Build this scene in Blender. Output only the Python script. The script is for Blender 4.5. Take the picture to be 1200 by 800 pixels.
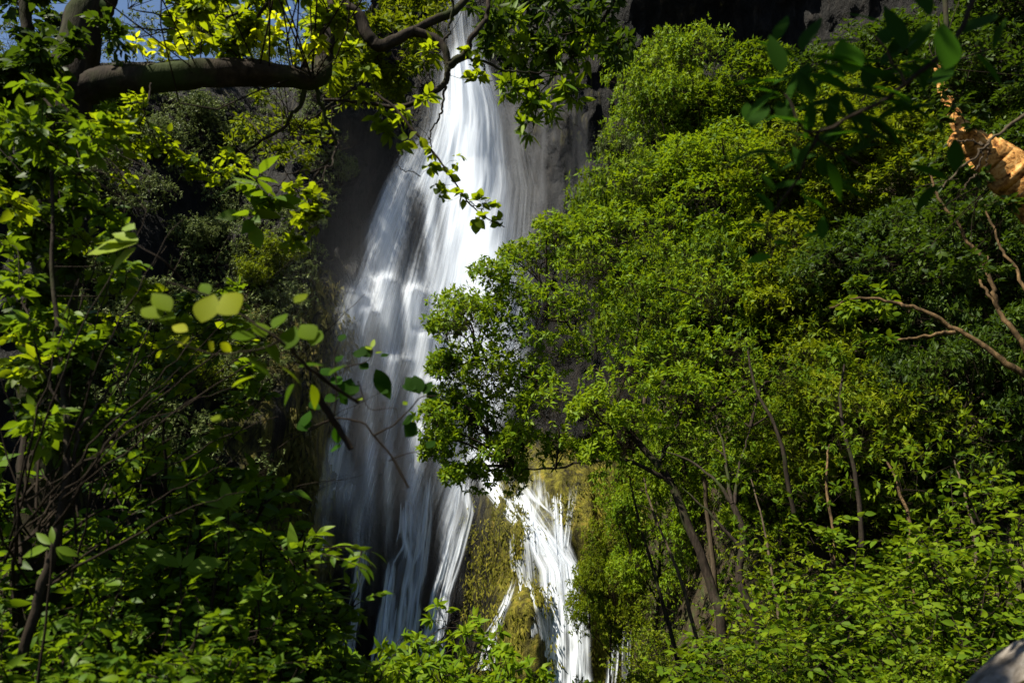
import bpy, math
import numpy as np
from mathutils import Vector

# ------------------------------------------------------------------ camera, sky, sun, exposure
S = bpy.context.scene
for o in list(bpy.data.objects):
    bpy.data.objects.remove(o)
C = S.collection
PITCH = math.radians(12.0)
LENS = 28.0
FPX = LENS / 36.0 * 1200.0                    # focal length in photograph pixels
cam_d = bpy.data.cameras.new("camera")
cam = bpy.data.objects.new("camera", cam_d)
C.objects.link(cam)
cam_d.lens = LENS; cam_d.sensor_width = 36.0
cam_d.clip_start = 0.05; cam_d.clip_end = 3000
cam.location = (0, 0, 0)
cam.rotation_euler = (math.radians(90) + PITCH, 0, 0)
cam_d.dof.use_dof = True
cam_d.dof.focus_distance = 38.0
cam_d.dof.aperture_fstop = 3.5
S.camera = cam

SUN = np.array([-0.47, -0.25, 0.85]); SUN /= np.linalg.norm(SUN)
SUN_EL = math.asin(SUN[2]); SUN_ROT = math.atan2(SUN[0], SUN[1])
w = bpy.data.worlds.new("World"); S.world = w; w.use_nodes = True
nt = w.node_tree
bg = nt.nodes["Background"]
sky = nt.nodes.new("ShaderNodeTexSky"); sky.sky_type = 'NISHITA'
sky.sun_disc = False; sky.sun_elevation = SUN_EL; sky.sun_rotation = SUN_ROT
sky.altitude = 600; sky.air_density = 1.0; sky.dust_density = 0.3; sky.ozone_density = 1.6
nt.links.new(sky.outputs[0], bg.inputs[0])
bg.inputs[1].default_value = 0.05   # low: deep contrast under the canopy
sl = bpy.data.lights.new("sun", 'SUN'); sl.energy = 5.0; sl.angle = math.radians(0.5)
sl.color = (1.0, 0.94, 0.80)
so = bpy.data.objects.new("sun", sl); C.objects.link(so)
so.rotation_euler = Vector(SUN).to_track_quat('Z', 'Y').to_euler()
S.view_settings.view_transform = 'Standard'
S.view_settings.look = 'None'
S.view_settings.exposure = 1.42
S.view_settings.gamma = 1.0
S.view_settings.use_curve_mapping = False
S.render.engine = 'CYCLES'
cy = S.cycles
cy.max_bounces = 8; cy.diffuse_bounces = 3; cy.glossy_bounces = 2; cy.transmission_bounces = 5
cy.transparent_max_bounces = 28; cy.volume_bounces = 0
cy.caustics_reflective = False; cy.caustics_refractive = False
cy.use_denoising = True
try:
    cy.denoiser = 'OPENIMAGEDENOISE'; cy.denoising_input_passes = 'RGB_ALBEDO_NORMAL'; cy.denoising_prefilter = 'ACCURATE'
except Exception:
    pass
cy.sample_clamp_indirect = 4.0

RNG = np.random.default_rng(7)

# ------------------------------------------------------------------ helpers: noise, projection, mesh building
def _hash(ix, iy, iz, seed):
    h = (ix * 374761393 + iy * 668265263 + iz * 2147483647 + seed * 1274126177) & 0xFFFFFFFF
    h = ((h ^ (h >> 13)) * 1274126177) & 0xFFFFFFFF
    return ((h ^ (h >> 16)) & 0xFFFF) / 65535.0
def vnoise(x, y, z, seed=0):
    x, y, z = np.broadcast_arrays(np.asarray(x, float), np.asarray(y, float), np.asarray(z, float))
    ix, iy, iz = (np.floor(a).astype(np.int64) for a in (x, y, z))
    fx, fy, fz = x - ix, y - iy, z - iz
    fx, fy, fz = (f * f * f * (f * (f * 6 - 15) + 10) for f in (fx, fy, fz))
    r = 0
    for dx in (0, 1):
        for dy in (0, 1):
            for dz in (0, 1):
                r = r + _hash(ix + dx, iy + dy, iz + dz, seed) * (fx if dx else 1 - fx) * (fy if dy else 1 - fy) * (fz if dz else 1 - fz)
    return r * 2 - 1
def fbm(x, y, z, oct=4, seed=0):
    a, r = 1.0, 0
    for i in range(oct):
        r = r + a * vnoise(np.asarray(x) * 2 ** i, np.asarray(y) * 2 ** i, np.asarray(z) * 2 ** i, seed + i)
        a *= 0.5
    return r
def sstep(a, b, x):
    t = np.clip((np.asarray(x, float) - a) / (b - a), 0, 1)
    return t * t * (3 - 2 * t)
def unit(v):
    return v / np.maximum(np.linalg.norm(v, axis=-1, keepdims=True), 1e-9)
sP, cP = math.sin(PITCH), math.cos(PITCH)
def at(px, py, Y):
    """a point of the place seen at photograph pixel (px, py), Y metres ahead"""
    dx = (np.asarray(px, float) - 600) / FPX; dy = (400 - np.asarray(py, float)) / FPX
    k = Y / (cP - sP * dy)
    return np.stack(np.broadcast_arrays(dx * k, Y + 0 * dx, (sP + cP * dy) * k), -1)
def project(v):
    f = v[..., 1] * cP + v[..., 2] * sP; u = -v[..., 1] * sP + v[..., 2] * cP
    return 600 + FPX * v[..., 0] / f, 400 - FPX * u / f

class Geo:
    def __init__(self):
        self.V = []; self.n = 0; self.F = {3: [], 4: []}; self.T = {3: [], 4: []}; self.M = {3: [], 4: []}; self.UV = {3: [], 4: []}; self.VA = []
    def add(self, V, faces, tint=0.5, mat=0, uv=None, va=None):
        V = np.asarray(V, float).reshape(-1, 3)
        for f in faces:
            f = np.asarray(f)
            if not len(f): continue
            k = f.shape[1]
            self.F[k].append(f + self.n)
            self.M[k].append(np.full(len(f), mat))
            t = tint if np.isscalar(tint) else None
            self.T[k].append(np.full(len(f), t) if t is not None else np.asarray(tint)[f[:, 0]])
            self.UV[k].append(uv[f] if uv is not None else np.zeros((len(f), k, 2)))
        self.V.append(V); self.n += len(V)
        self.VA.append(np.zeros(len(V)) if va is None else np.asarray(va, float).reshape(-1))
    def build(self, name, mats, parent=None, smooth=True, origin=None, uv=False, va=None):
        V = np.concatenate(self.V) if self.V else np.zeros((0, 3))
        if origin is not None: V = V - np.asarray(origin)
        loops, starts, mi, ti, uvs = [], [], [], [], []
        s = 0
        for k in (3, 4):
            if self.F[k]:
                f = np.concatenate(self.F[k]); loops.append(f.ravel()); starts.append(s + np.arange(len(f)) * k); s += f.size
                mi.append(np.concatenate(self.M[k])); ti.append(np.concatenate(self.T[k])); uvs.append(np.concatenate(self.UV[k]).reshape(-1, 2))
        me = bpy.data.meshes.new(name)
        loops = np.concatenate(loops).astype(np.int32); starts = np.concatenate(starts).astype(np.int32)
        me.vertices.add(len(V)); me.vertices.foreach_set("co", V.astype(np.float32).ravel())
        me.loops.add(len(loops)); me.loops.foreach_set("vertex_index", loops)
        me.polygons.add(len(starts)); me.polygons.foreach_set("loop_start", starts)
        me.polygons.foreach_set("material_index", np.concatenate(mi).astype(np.int32))
        me.polygons.foreach_set("use_smooth", np.full(len(starts), smooth))
        a = me.attributes.new("tint", 'FLOAT', 'FACE'); a.data.foreach_set("value", np.concatenate(ti).astype(np.float32))
        if va:
            a = me.attributes.new(va, 'FLOAT', 'POINT'); a.data.foreach_set("value", np.concatenate(self.VA).astype(np.float32))
        if uv:
            u = me.uv_layers.new(name="UVMap"); u.data.foreach_set("uv", np.concatenate(uvs).astype(np.float32).ravel())
        me.update(calc_edges=True)
        for m in (mats if isinstance(mats, (list, tuple)) else [mats]): me.materials.append(m)
        o = bpy.data.objects.new(name, me); C.objects.link(o)
        if parent is not None: o.parent = parent
        elif origin is not None: o.location = origin
        return o
def tag(o, label=None, cat=None, group=None, kind=None):
    if label: o['label'] = label
    if cat: o['category'] = cat
    if group: o['group'] = group
    if kind: o['kind'] = kind
    return o
def thing(name, loc, label, cat, group=None):
    o = bpy.data.objects.new(name, None); C.objects.link(o); o.location = [float(c) for c in loc]; o.empty_display_size = 0.2
    return tag(o, label, cat, group)
def dup(root, loc, rz, sc, label, group=None):
    r = root.copy(); C.objects.link(r); r.location = [float(c) for c in loc]; r.rotation_euler = (0, 0, rz); r.scale = sc
    r['label'] = label
    if group: r['group'] = group
    for ch in list(root.children):
        c = ch.copy(); C.objects.link(c); c.parent = r
    return r

def smooth_path(pts, n, wob=0.0, seed=0):
    """Catmull-Rom through points, resampled"""
    p = np.asarray(pts, float); p = np.vstack([2 * p[0] - p[1], p, 2 * p[-1] - p[-2]])
    m = len(p) - 3; out = []
    for s in np.linspace(0, m - 1e-6, n):
        i = int(s); t = s - i; a, b, c, d = p[i:i + 4]
        out.append(0.5 * (2 * b + (c - a) * t + (2 * a - 5 * b + 4 * c - d) * t * t + (3 * b - a - 3 * c + d) * t ** 3))
    out = np.array(out)
    if wob:
        s = np.arange(n) * 0.35
        for k in range(3): out[:, k] += wob * fbm(s, seed + 3.7 * k, 0.5, 3, seed)
    return out
def tubes(geo, P, R, sides=6, mat=0, rough=0.0, tint=0.5, seed=0):
    """P (M,n,3) paths, R (M,n) radii"""
    P = np.asarray(P, float); R = np.asarray(R, float)
    if P.ndim == 2: P = P[None]; R = R[None]
    M, n, _ = P.shape
    T = unit(np.gradient(P, axis=1))
    ref = np.where(np.abs(T[..., 2:3]) < 0.8, np.array([0, 0, 1.0]), np.array([1.0, 0.2, 0]))
    ref = np.broadcast_to(ref[:, :1], T.shape) if M > 1 or n < 4 else np.broadcast_to(np.array([0, 0, 1.0]) if np.abs(T[0, :, 2]).mean() < 0.7 else np.array([0.3, 1.0, 0]), T.shape)
    A = unit(np.cross(T, ref)); B = np.cross(T, A)
    th = np.arange(sides) * 2 * math.pi / sides
    rr = R[..., None] * np.ones(sides)
    if rough:
        q = P[..., None, :] / np.maximum(R.max(), 1e-3)
        rr = rr * (1 + rough * fbm(np.cos(th) * 1.6 + q[..., 0] * .5, np.sin(th) * 1.6 + q[..., 1] * .5, q[..., 2] * .5, 4, seed))
    V = P[:, :, None, :] + rr[..., None] * (np.cos(th)[:, None] * A[:, :, None, :] + np.sin(th)[:, None] * B[:, :, None, :])
    i = np.arange(n - 1)[:, None]; j = np.arange(sides)[None]
    j2 = (j + 1) % sides
    f = np.stack([i * sides + j, i * sides + j2, (i + 1) * sides + j2, (i + 1) * sides + j], -1).reshape(-1, 4)
    F = (f[None] + (np.arange(M) * n * sides)[:, None, None]).reshape(-1, 4)
    geo.add(V, [F], tint, mat)
def leaves(geo, P, D, N, L, W, K=1, fold=0.25, droop=0.15, tint=None, mat=0, uv=False, prof=0.8, lobes=0.0):
    n = len(P)
    D = unit(D); Sd = unit(np.cross(D, N)); N = np.cross(Sd, D)
    L = np.broadcast_to(L, n)[:, None]; W = np.broadcast_to(W, n)[:, None]
    V = np.zeros((n, 3 * K + 2, 3)); uvs = np.zeros((n, 3 * K + 2, 2))
    V[:, 0] = P; V[:, -1] = P + D * L - N * L * droop; uvs[:, 0] = (.5, 0); uvs[:, -1] = (.5, 1)
    for k in range(K):
        t = (k + 1) / (K + 1)
        wd = math.sin(math.pi * t ** prof)
        if lobes: wd *= 1 + lobes * math.cos(t * 6 * math.pi)
        mid = P + D * L * t - N * L * droop * t * t
        h = W * wd * 0.5
        V[:, 1 + 3 * k] = mid - Sd * h + N * h * fold
        V[:, 2 + 3 * k] = mid
        V[:, 3 + 3 * k] = mid + Sd * h + N * h * fold
        uvs[:, 1 + 3 * k] = (.5 - wd * .5, t); uvs[:, 2 + 3 * k] = (.5, t); uvs[:, 3 + 3 * k] = (.5 + wd * .5, t)
    tri = [(0, 2, 1), (0, 3, 2), (3 * K - 2, 3 * K - 1, 3 * K + 1), (3 * K - 1, 3 * K, 3 * K + 1)]
    quad = []
    for k in range(K - 1):
        a = 1 + 3 * k
        quad += [(a, a + 1, a + 4, a + 3), (a + 1, a + 2, a + 5, a + 4)]
    m = 3 * K + 2; off = (np.arange(n) * m)[:, None, None]
    F = [(np.array(tri)[None] + off).reshape(-1, 3)]
    if quad: F.append((np.array(quad)[None] + off).reshape(-1, 4))
    if tint is None: tint = RNG.random(n)
    geo.add(V, F, np.repeat(tint, m), mat, uvs.reshape(-1, 2) if uv else None)

def crown(geo, cen, rad, ntw, m=7, L=0.14, W=0.45, style='rosette', K=1, up=0.9, rnd=0.6, droop=0.15, twr=0.006, zb=0.55, rng=RNG, start=0.0, fold=0.25, uv=False, jit=0.25, lo=0.55, prof=0.8, lmat=1, tmat=0, twig_sides=3, tint_c=None, sag=0.15):
    """twigs radiating from clump centres, leaves along or at the ends of the twigs"""
    cen = np.asarray(cen, float); rad = np.asarray(rad, float)
    if rad.ndim == 1: rad = np.repeat(rad[:, None], 3, 1)
    idx = np.repeat(np.arange(len(cen)), ntw)
    M = len(idx)
    d = unit(rng.normal(size=(M, 3))); d[:, 2] = np.where((d[:, 2] < 0) & (rng.random(M) < zb), -d[:, 2], d[:, 2])
    d = unit(d)
    ln = lo + (1 - lo) * rng.random(M) ** 0.6
    A = cen[idx] + rng.normal(size=(M, 3)) * jit * rad[idx] + d * rad[idx] * start
    E = cen[idx] + d * rad[idx] * ln[:, None] + rng.normal(size=(M, 3)) * 0.08 * rad[idx]
    Bm = (A + E) / 2 + np.array([0, 0, 1.0]) * np.linalg.norm(E - A, axis=1)[:, None] * sag
    t = np.linspace(0, 1, 4)[None, :, None]
    path = (1 - t) ** 2 * A[:, None] + 2 * t * (1 - t) * Bm[:, None] + t * t * E[:, None]
    if twr: tubes(geo, path, np.broadcast_to(np.linspace(twr, twr * .35, 4), (M, 4)), twig_sides, tmat)
    tt = rng.random((M, m))
    if style == 'rosette':
        tt = 0.86 + 0.14 * tt
    else:
        tt = (np.arange(m) + 0.5 + 0.5 * (rng.random((M, m)) - .5)) / m * 0.8 + 0.22
    tt = np.minimum(tt, 1.0)[..., None]
    p = (1 - tt) ** 2 * A[:, None] + 2 * tt * (1 - tt) * Bm[:, None] + tt * tt * E[:, None]
    tg = unit(2 * (1 - tt) * (Bm - A)[:, None] + 2 * tt * (E - Bm)[:, None])
    upv = np.array([0, 0, 1.0])
    sd = unit(np.cross(tg, upv + 0.01)); s2 = np.cross(sd, tg)
    if style == 'rosette':
        ph = (np.arange(m)[None] * 2.4 + rng.random((M, 1)) * 6.28)[..., None]
        D = tg * 0.45 + (np.cos(ph) * sd + np.sin(ph) * s2) * 0.9 + rng.normal(size=tg.shape) * 0.15
    else:
        sg = np.where(np.arange(m) % 2 == 0, 1.0, -1.0)[None, :, None]
        D = tg * 0.55 + sd * sg * 0.8 + rng.normal(size=tg.shape) * 0.25
        D[:, -1] = tg[:, -1]
    D = unit(D); D[..., 2] -= 0.15
    N = upv * up + rng.normal(size=tg.shape) * rnd + d[:, None] * 0.3
    n = M * m
    LL = L * (0.65 + 0.6 * rng.random(n))
    ct = rng.random(len(cen)) if tint_c is None else tint_c
    tint = np.clip(0.45 * np.repeat(ct[idx], m) + 0.55 * rng.random(n), 0, 1)
    leaves(geo, p.reshape(-1, 3), D.reshape(-1, 3), N.reshape(-1, 3), LL, LL * W * (0.85 + .3 * rng.random(n)), K, fold, droop, tint, lmat, uv, prof)

# ------------------------------------------------------------------ materials
def mat_new(name):
    m = bpy.data.materials.new(name); m.use_nodes = True
    t = m.node_tree; t.nodes.clear()
    o = t.nodes.new("ShaderNodeOutputMaterial")
    return m, t, o
def N_(t, typ, **kw):
    n = t.nodes.new(typ)
    for k, v in kw.items():
        if k.startswith('i_'): n.inputs[int(k[2:])].default_value = v
        else: setattr(n, k, v)
    return n
def ramp(t, stops, interp='LINEAR'):
    r = t.nodes.new("ShaderNodeValToRGB"); r.color_ramp.interpolation = interp
    e = r.color_ramp.elements
    while len(e) < len(stops): e.new(0.5)
    for x, (p, c) in zip(e, stops):
        x.position = p; x.color = (*c, 1) if len(c) == 3 else c
    return r
def noise(t, scale, detail=4, rough=0.55, vec=None, dist=0.0):
    n = N_(t, "ShaderNodeTexNoise"); n.inputs['Scale'].default_value = scale; n.inputs['Detail'].default_value = detail
    n.inputs['Roughness'].default_value = rough; n.inputs['Distortion'].default_value = dist
    if vec is not None: t.links.new(vec, n.inputs['Vector'])
    return n
def mapped(t, scale, kind='Object'):
    tc = N_(t, "ShaderNodeTexCoord"); mp = N_(t, "ShaderNodeMapping"); mp.inputs['Scale'].default_value = scale
    t.links.new(tc.outputs[kind], mp.inputs['Vector'])
    return mp.outputs[0]
def leaf_mat(name, c0, c1, c2, trans, tmix=0.45, rough=0.42, spec=0.4, veins=False):
    """three leaf colours by the leaf's own tint; translucent"""
    m, t, o = mat_new(name)
    at_ = N_(t, "ShaderNodeAttribute", attribute_name="tint")
    r = ramp(t, [(0.1, c0), (0.5, c1), (0.95, c2)]); t.links.new(at_.outputs['Fac'], r.inputs[0])
    col = r.outputs[0]
    if veins:
        uv = N_(t, "ShaderNodeUVMap"); sp = N_(t, "ShaderNodeSeparateXYZ"); t.links.new(uv.outputs[0], sp.inputs[0])
        a = N_(t, "ShaderNodeMath", operation='SUBTRACT', i_1=0.5); t.links.new(sp.outputs[0], a.inputs[0])
        b = N_(t, "ShaderNodeMath", operation='ABSOLUTE'); t.links.new(a.outputs[0], b.inputs[0])
        c = N_(t, "ShaderNodeMath", operation='MULTIPLY_ADD', i_1=-0.45); t.links.new(b.outputs[0], c.inputs[0]); t.links.new(sp.outputs[1], c.inputs[2])
        d = N_(t, "ShaderNodeMath", operation='MULTIPLY', i_1=58.0); t.links.new(c.outputs[0], d.inputs[0])
        e = N_(t, "ShaderNodeMath", operation='SINE'); t.links.new(d.outputs[0], e.inputs[0])
        f = N_(t, "ShaderNodeMapRange"); f.inputs[1].default_value = 0.75; f.inputs[2].default_value = 1.0; f.inputs[4].default_value = 0.55; t.links.new(e.outputs[0], f.inputs[0])
        g = N_(t, "ShaderNodeMapRange"); g.inputs[1].default_value = 0.03; g.inputs[2].default_value = 0.012; g.inputs[4].default_value = 0.9; t.links.new(b.outputs[0], g.inputs[0])
        h = N_(t, "ShaderNodeMath", operation='MAXIMUM'); t.links.new(f.outputs[0], h.inputs[0]); t.links.new(g.outputs[0], h.inputs[1])
        mx = N_(t, "ShaderNodeMix", data_type='RGBA'); t.links.new(h.outputs[0], mx.inputs[0]); t.links.new(col, mx.inputs[6])
        mx.inputs[7].default_value = (min(1, c2[0] * 1.5 + .02), min(1, c2[1] * 1.35 + .02), c2[2] * 1.4 + .01, 1)
        col = mx.outputs[2]
    p = N_(t, "ShaderNodeBsdfPrincipled"); p.inputs['Roughness'].default_value = rough
    p.inputs['Specular IOR Level'].default_value = spec
    t.links.new(col, p.inputs['Base Color'])
    mu = N_(t, "ShaderNodeMix", data_type='RGBA', blend_type='MIX'); mu.inputs[0].default_value = 0.6
    t.links.new(col, mu.inputs[6]); mu.inputs[7].default_value = (*trans, 1)
    tr = N_(t, "ShaderNodeBsdfTranslucent"); t.links.new(mu.outputs[2], tr.inputs[0])
    mix = N_(t, "ShaderNodeMixShader"); mix.inputs[0].default_value = tmix
    t.links.new(p.outputs[0], mix.inputs[1]); t.links.new(tr.outputs[0], mix.inputs[2])
    t.links.new(mix.outputs[0], o.inputs[0])
    return m
def bark_mat(name, stops, scale=(6, 6, 1.5), bump=0.5, nscale=3.0, moss=None):
    m, t, o = mat_new(name)
    v = mapped(t, scale)
    n = noise(t, nscale, 6, 0.65, v, 0.4)
    r = ramp(t, stops); t.links.new(n.outputs[0], r.inputs[0])
    col = r.outputs[0]
    if moss:
        n2 = noise(t, 1.2, 4, 0.6, mapped(t, (1.5, 1.5, 1.5)))
        mr = N_(t, "ShaderNodeMapRange"); mr.inputs[1].default_value = 0.5; mr.inputs[2].default_value = 0.66; t.links.new(n2.outputs[0], mr.inputs[0])
        mx = N_(t, "ShaderNodeMix", data_type='RGBA'); t.links.new(mr.outputs[0], mx.inputs[0]); t.links.new(col, mx.inputs[6]); mx.inputs[7].default_value = (*moss, 1)
        col = mx.outputs[2]
    p = N_(t, "ShaderNodeBsdfPrincipled"); p.inputs['Roughness'].default_value = 0.9; p.inputs['Specular IOR Level'].default_value = 0.08
    t.links.new(col, p.inputs['Base Color'])
    b = N_(t, "ShaderNodeBump"); b.inputs['Strength'].default_value = bump; b.inputs['Distance'].default_value = 0.03
    t.links.new(n.outputs[0], b.inputs['Height']); t.links.new(b.outputs[0], p.inputs['Normal'])
    t.links.new(p.outputs[0], o.inputs[0])
    return m

M_BARK = bark_mat("dark_bark", [(0.3, (.009, .007, .005)), (0.55, (.024, .018, .013)), (0.75, (.05, .038, .028))], moss=(.022, .03, .008))
M_TWIG = bark_mat("twig_bark", [(0.3, (.008, .006, .004)), (0.7, (.024, .017, .011))], bump=0.2)
M_TAN = bark_mat("tan_bark", [(0.34, (.05, .02, .007)), (0.44, (.2, .085, .022)), (0.54, (.4, .2, .055)), (0.72, (.5, .31, .13))], scale=(9, 5, 9), nscale=2.6, bump=0.5)
M_TANDULL = bark_mat("dull_tan_bark", [(0.35, (.018, .012, .007)), (0.5, (.065, .042, .02)), (0.7, (.16, .10, .045))], scale=(5, 5, 2), nscale=2.5, bump=0.6)
M_GREY = bark_mat("grey_bark", [(0.3, (.025, .019, .013)), (0.6, (.075, .056, .036)), (0.8, (.14, .11, .075))])
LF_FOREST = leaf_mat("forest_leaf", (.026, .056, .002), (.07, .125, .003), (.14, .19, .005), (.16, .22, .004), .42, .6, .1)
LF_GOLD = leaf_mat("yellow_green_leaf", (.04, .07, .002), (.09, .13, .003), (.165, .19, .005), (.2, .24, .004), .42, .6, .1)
LF_DEEP = leaf_mat("shaded_green_leaf", (.012, .026, .002), (.026, .052, .003), (.055, .088, .004), (.07, .12, .004), .38, .55, .15)  # deep green, darkened further so shade is put into the leaf colour
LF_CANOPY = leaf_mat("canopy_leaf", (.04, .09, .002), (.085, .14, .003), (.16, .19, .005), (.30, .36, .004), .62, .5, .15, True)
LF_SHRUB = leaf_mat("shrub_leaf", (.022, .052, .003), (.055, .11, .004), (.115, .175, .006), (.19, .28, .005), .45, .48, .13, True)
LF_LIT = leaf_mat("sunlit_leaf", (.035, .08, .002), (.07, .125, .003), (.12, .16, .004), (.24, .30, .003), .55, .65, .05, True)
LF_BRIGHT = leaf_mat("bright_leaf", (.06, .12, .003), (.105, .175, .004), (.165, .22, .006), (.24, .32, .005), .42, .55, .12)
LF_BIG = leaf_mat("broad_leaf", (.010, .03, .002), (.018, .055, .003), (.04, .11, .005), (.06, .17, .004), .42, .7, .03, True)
LF_YELLOW = leaf_mat("yellow_leaf", (.12, .19, .004), (.22, .27, .006), (.34, .36, .008), (.52, .54, .006), .66, .6, .1, True)
LF_CLIFF = leaf_mat("cliff_leaf", (.05, .075, .02), (.085, .115, .03), (.14, .16, .05), (.1, .13, .03), .3, .6, .15)

def rock_material():
    m, t, o = mat_new("wet_rock")
    big = noise(t, 0.22, 6, 0.6, mapped(t, (1, 1, 0.35)), 0.6)
    st = noise(t, 1.1, 7, 0.65, mapped(t, (1.6, 1.6, 0.16)), 0.5)
    fine = noise(t, 3.5, 8, 0.7, mapped(t, (1, 1, .7)))
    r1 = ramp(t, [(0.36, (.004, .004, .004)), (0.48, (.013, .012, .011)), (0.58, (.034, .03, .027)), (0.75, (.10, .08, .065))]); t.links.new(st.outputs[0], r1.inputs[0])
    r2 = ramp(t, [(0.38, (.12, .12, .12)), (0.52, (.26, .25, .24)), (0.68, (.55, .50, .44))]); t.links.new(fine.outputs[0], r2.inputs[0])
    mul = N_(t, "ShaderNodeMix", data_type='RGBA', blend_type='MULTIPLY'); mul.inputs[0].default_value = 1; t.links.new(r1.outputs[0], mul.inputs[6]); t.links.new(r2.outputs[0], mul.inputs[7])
    # moss and tufa: a growth of its own, denser where the surface's moss attribute is high
    a = N_(t, "ShaderNodeAttribute", attribute_name="moss")
    ms = N_(t, "ShaderNodeMath", operation='ADD'); t.links.new(a.outputs['Fac'], ms.inputs[0]); t.links.new(st.outputs[0], ms.inputs[1])
    ms2 = N_(t, "ShaderNodeMath", operation='ADD'); t.links.new(ms.outputs[0], ms2.inputs[0]); t.links.new(big.outputs[0], ms2.inputs[1])
    mr = N_(t, "ShaderNodeMapRange"); mr.inputs[1].default_value = 1.2; mr.inputs[2].default_value = 1.55; t.links.new(ms2.outputs[0], mr.inputs[0])
    n3 = noise(t, 1.6, 6, 0.7, mapped(t, (1.2, 1.2, .45)))
    r3 = ramp(t, [(0.34, (.02, .016, .006)), (0.45, (.075, .066, .010)), (0.55, (.14, .13, .014)), (0.7, (.24, .17, .03))]); t.links.new(n3.outputs[0], r3.inputs[0])
    mx = N_(t, "ShaderNodeMix", data_type='RGBA'); t.links.new(mr.outputs[0], mx.inputs[0]); t.links.new(mul.outputs[2], mx.inputs[6]); t.links.new(r3.outputs[0], mx.inputs[7])
    p = N_(t, "ShaderNodeBsdfPrincipled"); t.links.new(mx.outputs[2], p.inputs['Base Color'])
    rr = N_(t, "ShaderNodeMapRange"); rr.inputs[3].default_value = 0.62; rr.inputs[4].default_value = 0.9; t.links.new(mr.outputs[0], rr.inputs[0]); t.links.new(rr.outputs[0], p.inputs['Roughness'])
    p.inputs['Specular IOR Level'].default_value = 0.12
    ad = N_(t, "ShaderNodeMath", operation='MULTIPLY_ADD', i_1=0.6); t.links.new(fine.outputs[0], ad.inputs[0]); t.links.new(st.outputs[0], ad.inputs[2])
    b = N_(t, "ShaderNodeBump"); b.inputs['Strength'].default_value = 0.9; b.inputs['Distance'].default_value = 0.5
    t.links.new(ad.outputs[0], b.inputs['Height']); t.links.new(b.outputs[0], p.inputs['Normal'])
    t.links.new(p.outputs[0], o.inputs[0])
    return m
def soil_material():
    m, t, o = mat_new("forest_soil")
    n = noise(t, 1.3, 8, 0.7, mapped(t, (1, 1, 1)))
    r = ramp(t, [(0.3, (.015, .012, .008)), (0.5, (.04, .03, .018)), (0.62, (.035, .045, .015)), (0.8, (.09, .065, .035))]); t.links.new(n.outputs[0], r.inputs[0])
    p = N_(t, "ShaderNodeBsdfPrincipled"); p.inputs['Roughness'].default_value = 0.95; p.inputs['Specular IOR Level'].default_value = .1
    t.links.new(r.outputs[0], p.inputs['Base Color'])
    b = N_(t, "ShaderNodeBump"); b.inputs['Strength'].default_value = 0.8; b.inputs['Distance'].default_value = .2
    t.links.new(n.outputs[0], b.inputs['Height']); t.links.new(b.outputs[0], p.inputs['Normal'])
    t.links.new(p.outputs[0], o.inputs[0])
    return m
def water_material(name, su, sv, contrast=0.55, tone=(.82, .87, .95), bump=.35, amax=1.0):
    m, t, o = mat_new(name)
    uv = N_(t, "ShaderNodeUVMap")
    def st(a, b, d, ds):
        mp = N_(t, "ShaderNodeMapping"); mp.inputs['Scale'].default_value = (a, b, 1); t.links.new(uv.outputs[0], mp.inputs[0])
        return noise(t, 1.0, d, 0.6, mp.outputs[0], ds)
    n1 = st(su, sv, 4, 0.35); n2 = st(su * 3.3, sv * 1.5, 4, 0.25)
    mixn = N_(t, "ShaderNodeMath", operation='MULTIPLY_ADD', i_1=0.75); t.links.new(n2.outputs[0], mixn.inputs[0]); t.links.new(n1.outputs[0], mixn.inputs[2])   # 0..1.75, mean ~.87
    a = N_(t, "ShaderNodeAttribute", attribute_name="flow")
    k = N_(t, "ShaderNodeMath", operation='MULTIPLY_ADD', i_1=contrast * 2.2, i_2=-contrast * 1.93); t.links.new(mixn.outputs[0], k.inputs[0])
    s = N_(t, "ShaderNodeMath", operation='ADD'); t.links.new(k.outputs[0], s.inputs[0]); t.links.new(a.outputs['Fac'], s.inputs[1])
    f2 = N_(t, "ShaderNodeMath", operation='MULTIPLY', i_1=3.0, use_clamp=True); t.links.new(a.outputs['Fac'], f2.inputs[0])
    s3 = N_(t, "ShaderNodeMath", operation='MULTIPLY', use_clamp=True); t.links.new(s.outputs[0], s3.inputs[0]); t.links.new(f2.outputs[0], s3.inputs[1])
    s4 = N_(t, "ShaderNodeMath", operation='MULTIPLY', i_1=amax); t.links.new(s3.outputs[0], s4.inputs[0])
    df = N_(t, "ShaderNodeBsdfDiffuse"); df.inputs[0].default_value = (*tone, 1)
    tr = N_(t, "ShaderNodeBsdfTranslucent"); tr.inputs[0].default_value = (*tone, 1)
    b = N_(t, "ShaderNodeBump"); b.inputs['Strength'].default_value = bump; b.inputs['Distance'].default_value = 0.6
    t.links.new(mixn.outputs[0], b.inputs['Height']); t.links.new(b.outputs[0], df.inputs['Normal'])
    mx = N_(t, "ShaderNodeMixShader"); mx.inputs[0].default_value = 0.35; t.links.new(df.outputs[0], mx.inputs[1]); t.links.new(tr.outputs[0], mx.inputs[2])
    tp = N_(t, "ShaderNodeBsdfTransparent")
    fm = N_(t, "ShaderNodeMixShader"); t.links.new(s4.outputs[0], fm.inputs[0]); t.links.new(tp.outputs[0], fm.inputs[1]); t.links.new(mx.outputs[0], fm.inputs[2])
    t.links.new(fm.outputs[0], o.inputs[0])
    return m
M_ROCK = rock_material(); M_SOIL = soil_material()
M_WATER = water_material("silky_water", 17, 2.2, .8, amax=.5, bump=.5)
M_WATER_FINE = water_material("fine_water_threads", 34, 3.0, .9, amax=.45, bump=.4)
M_WATER_SOFT = water_material("thin_water_veil", 10, 1.6, .5, bump=.2, amax=.45)
M_STREAM = water_material("stream_water", 8, 2.6, .62, bump=.5)

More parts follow.
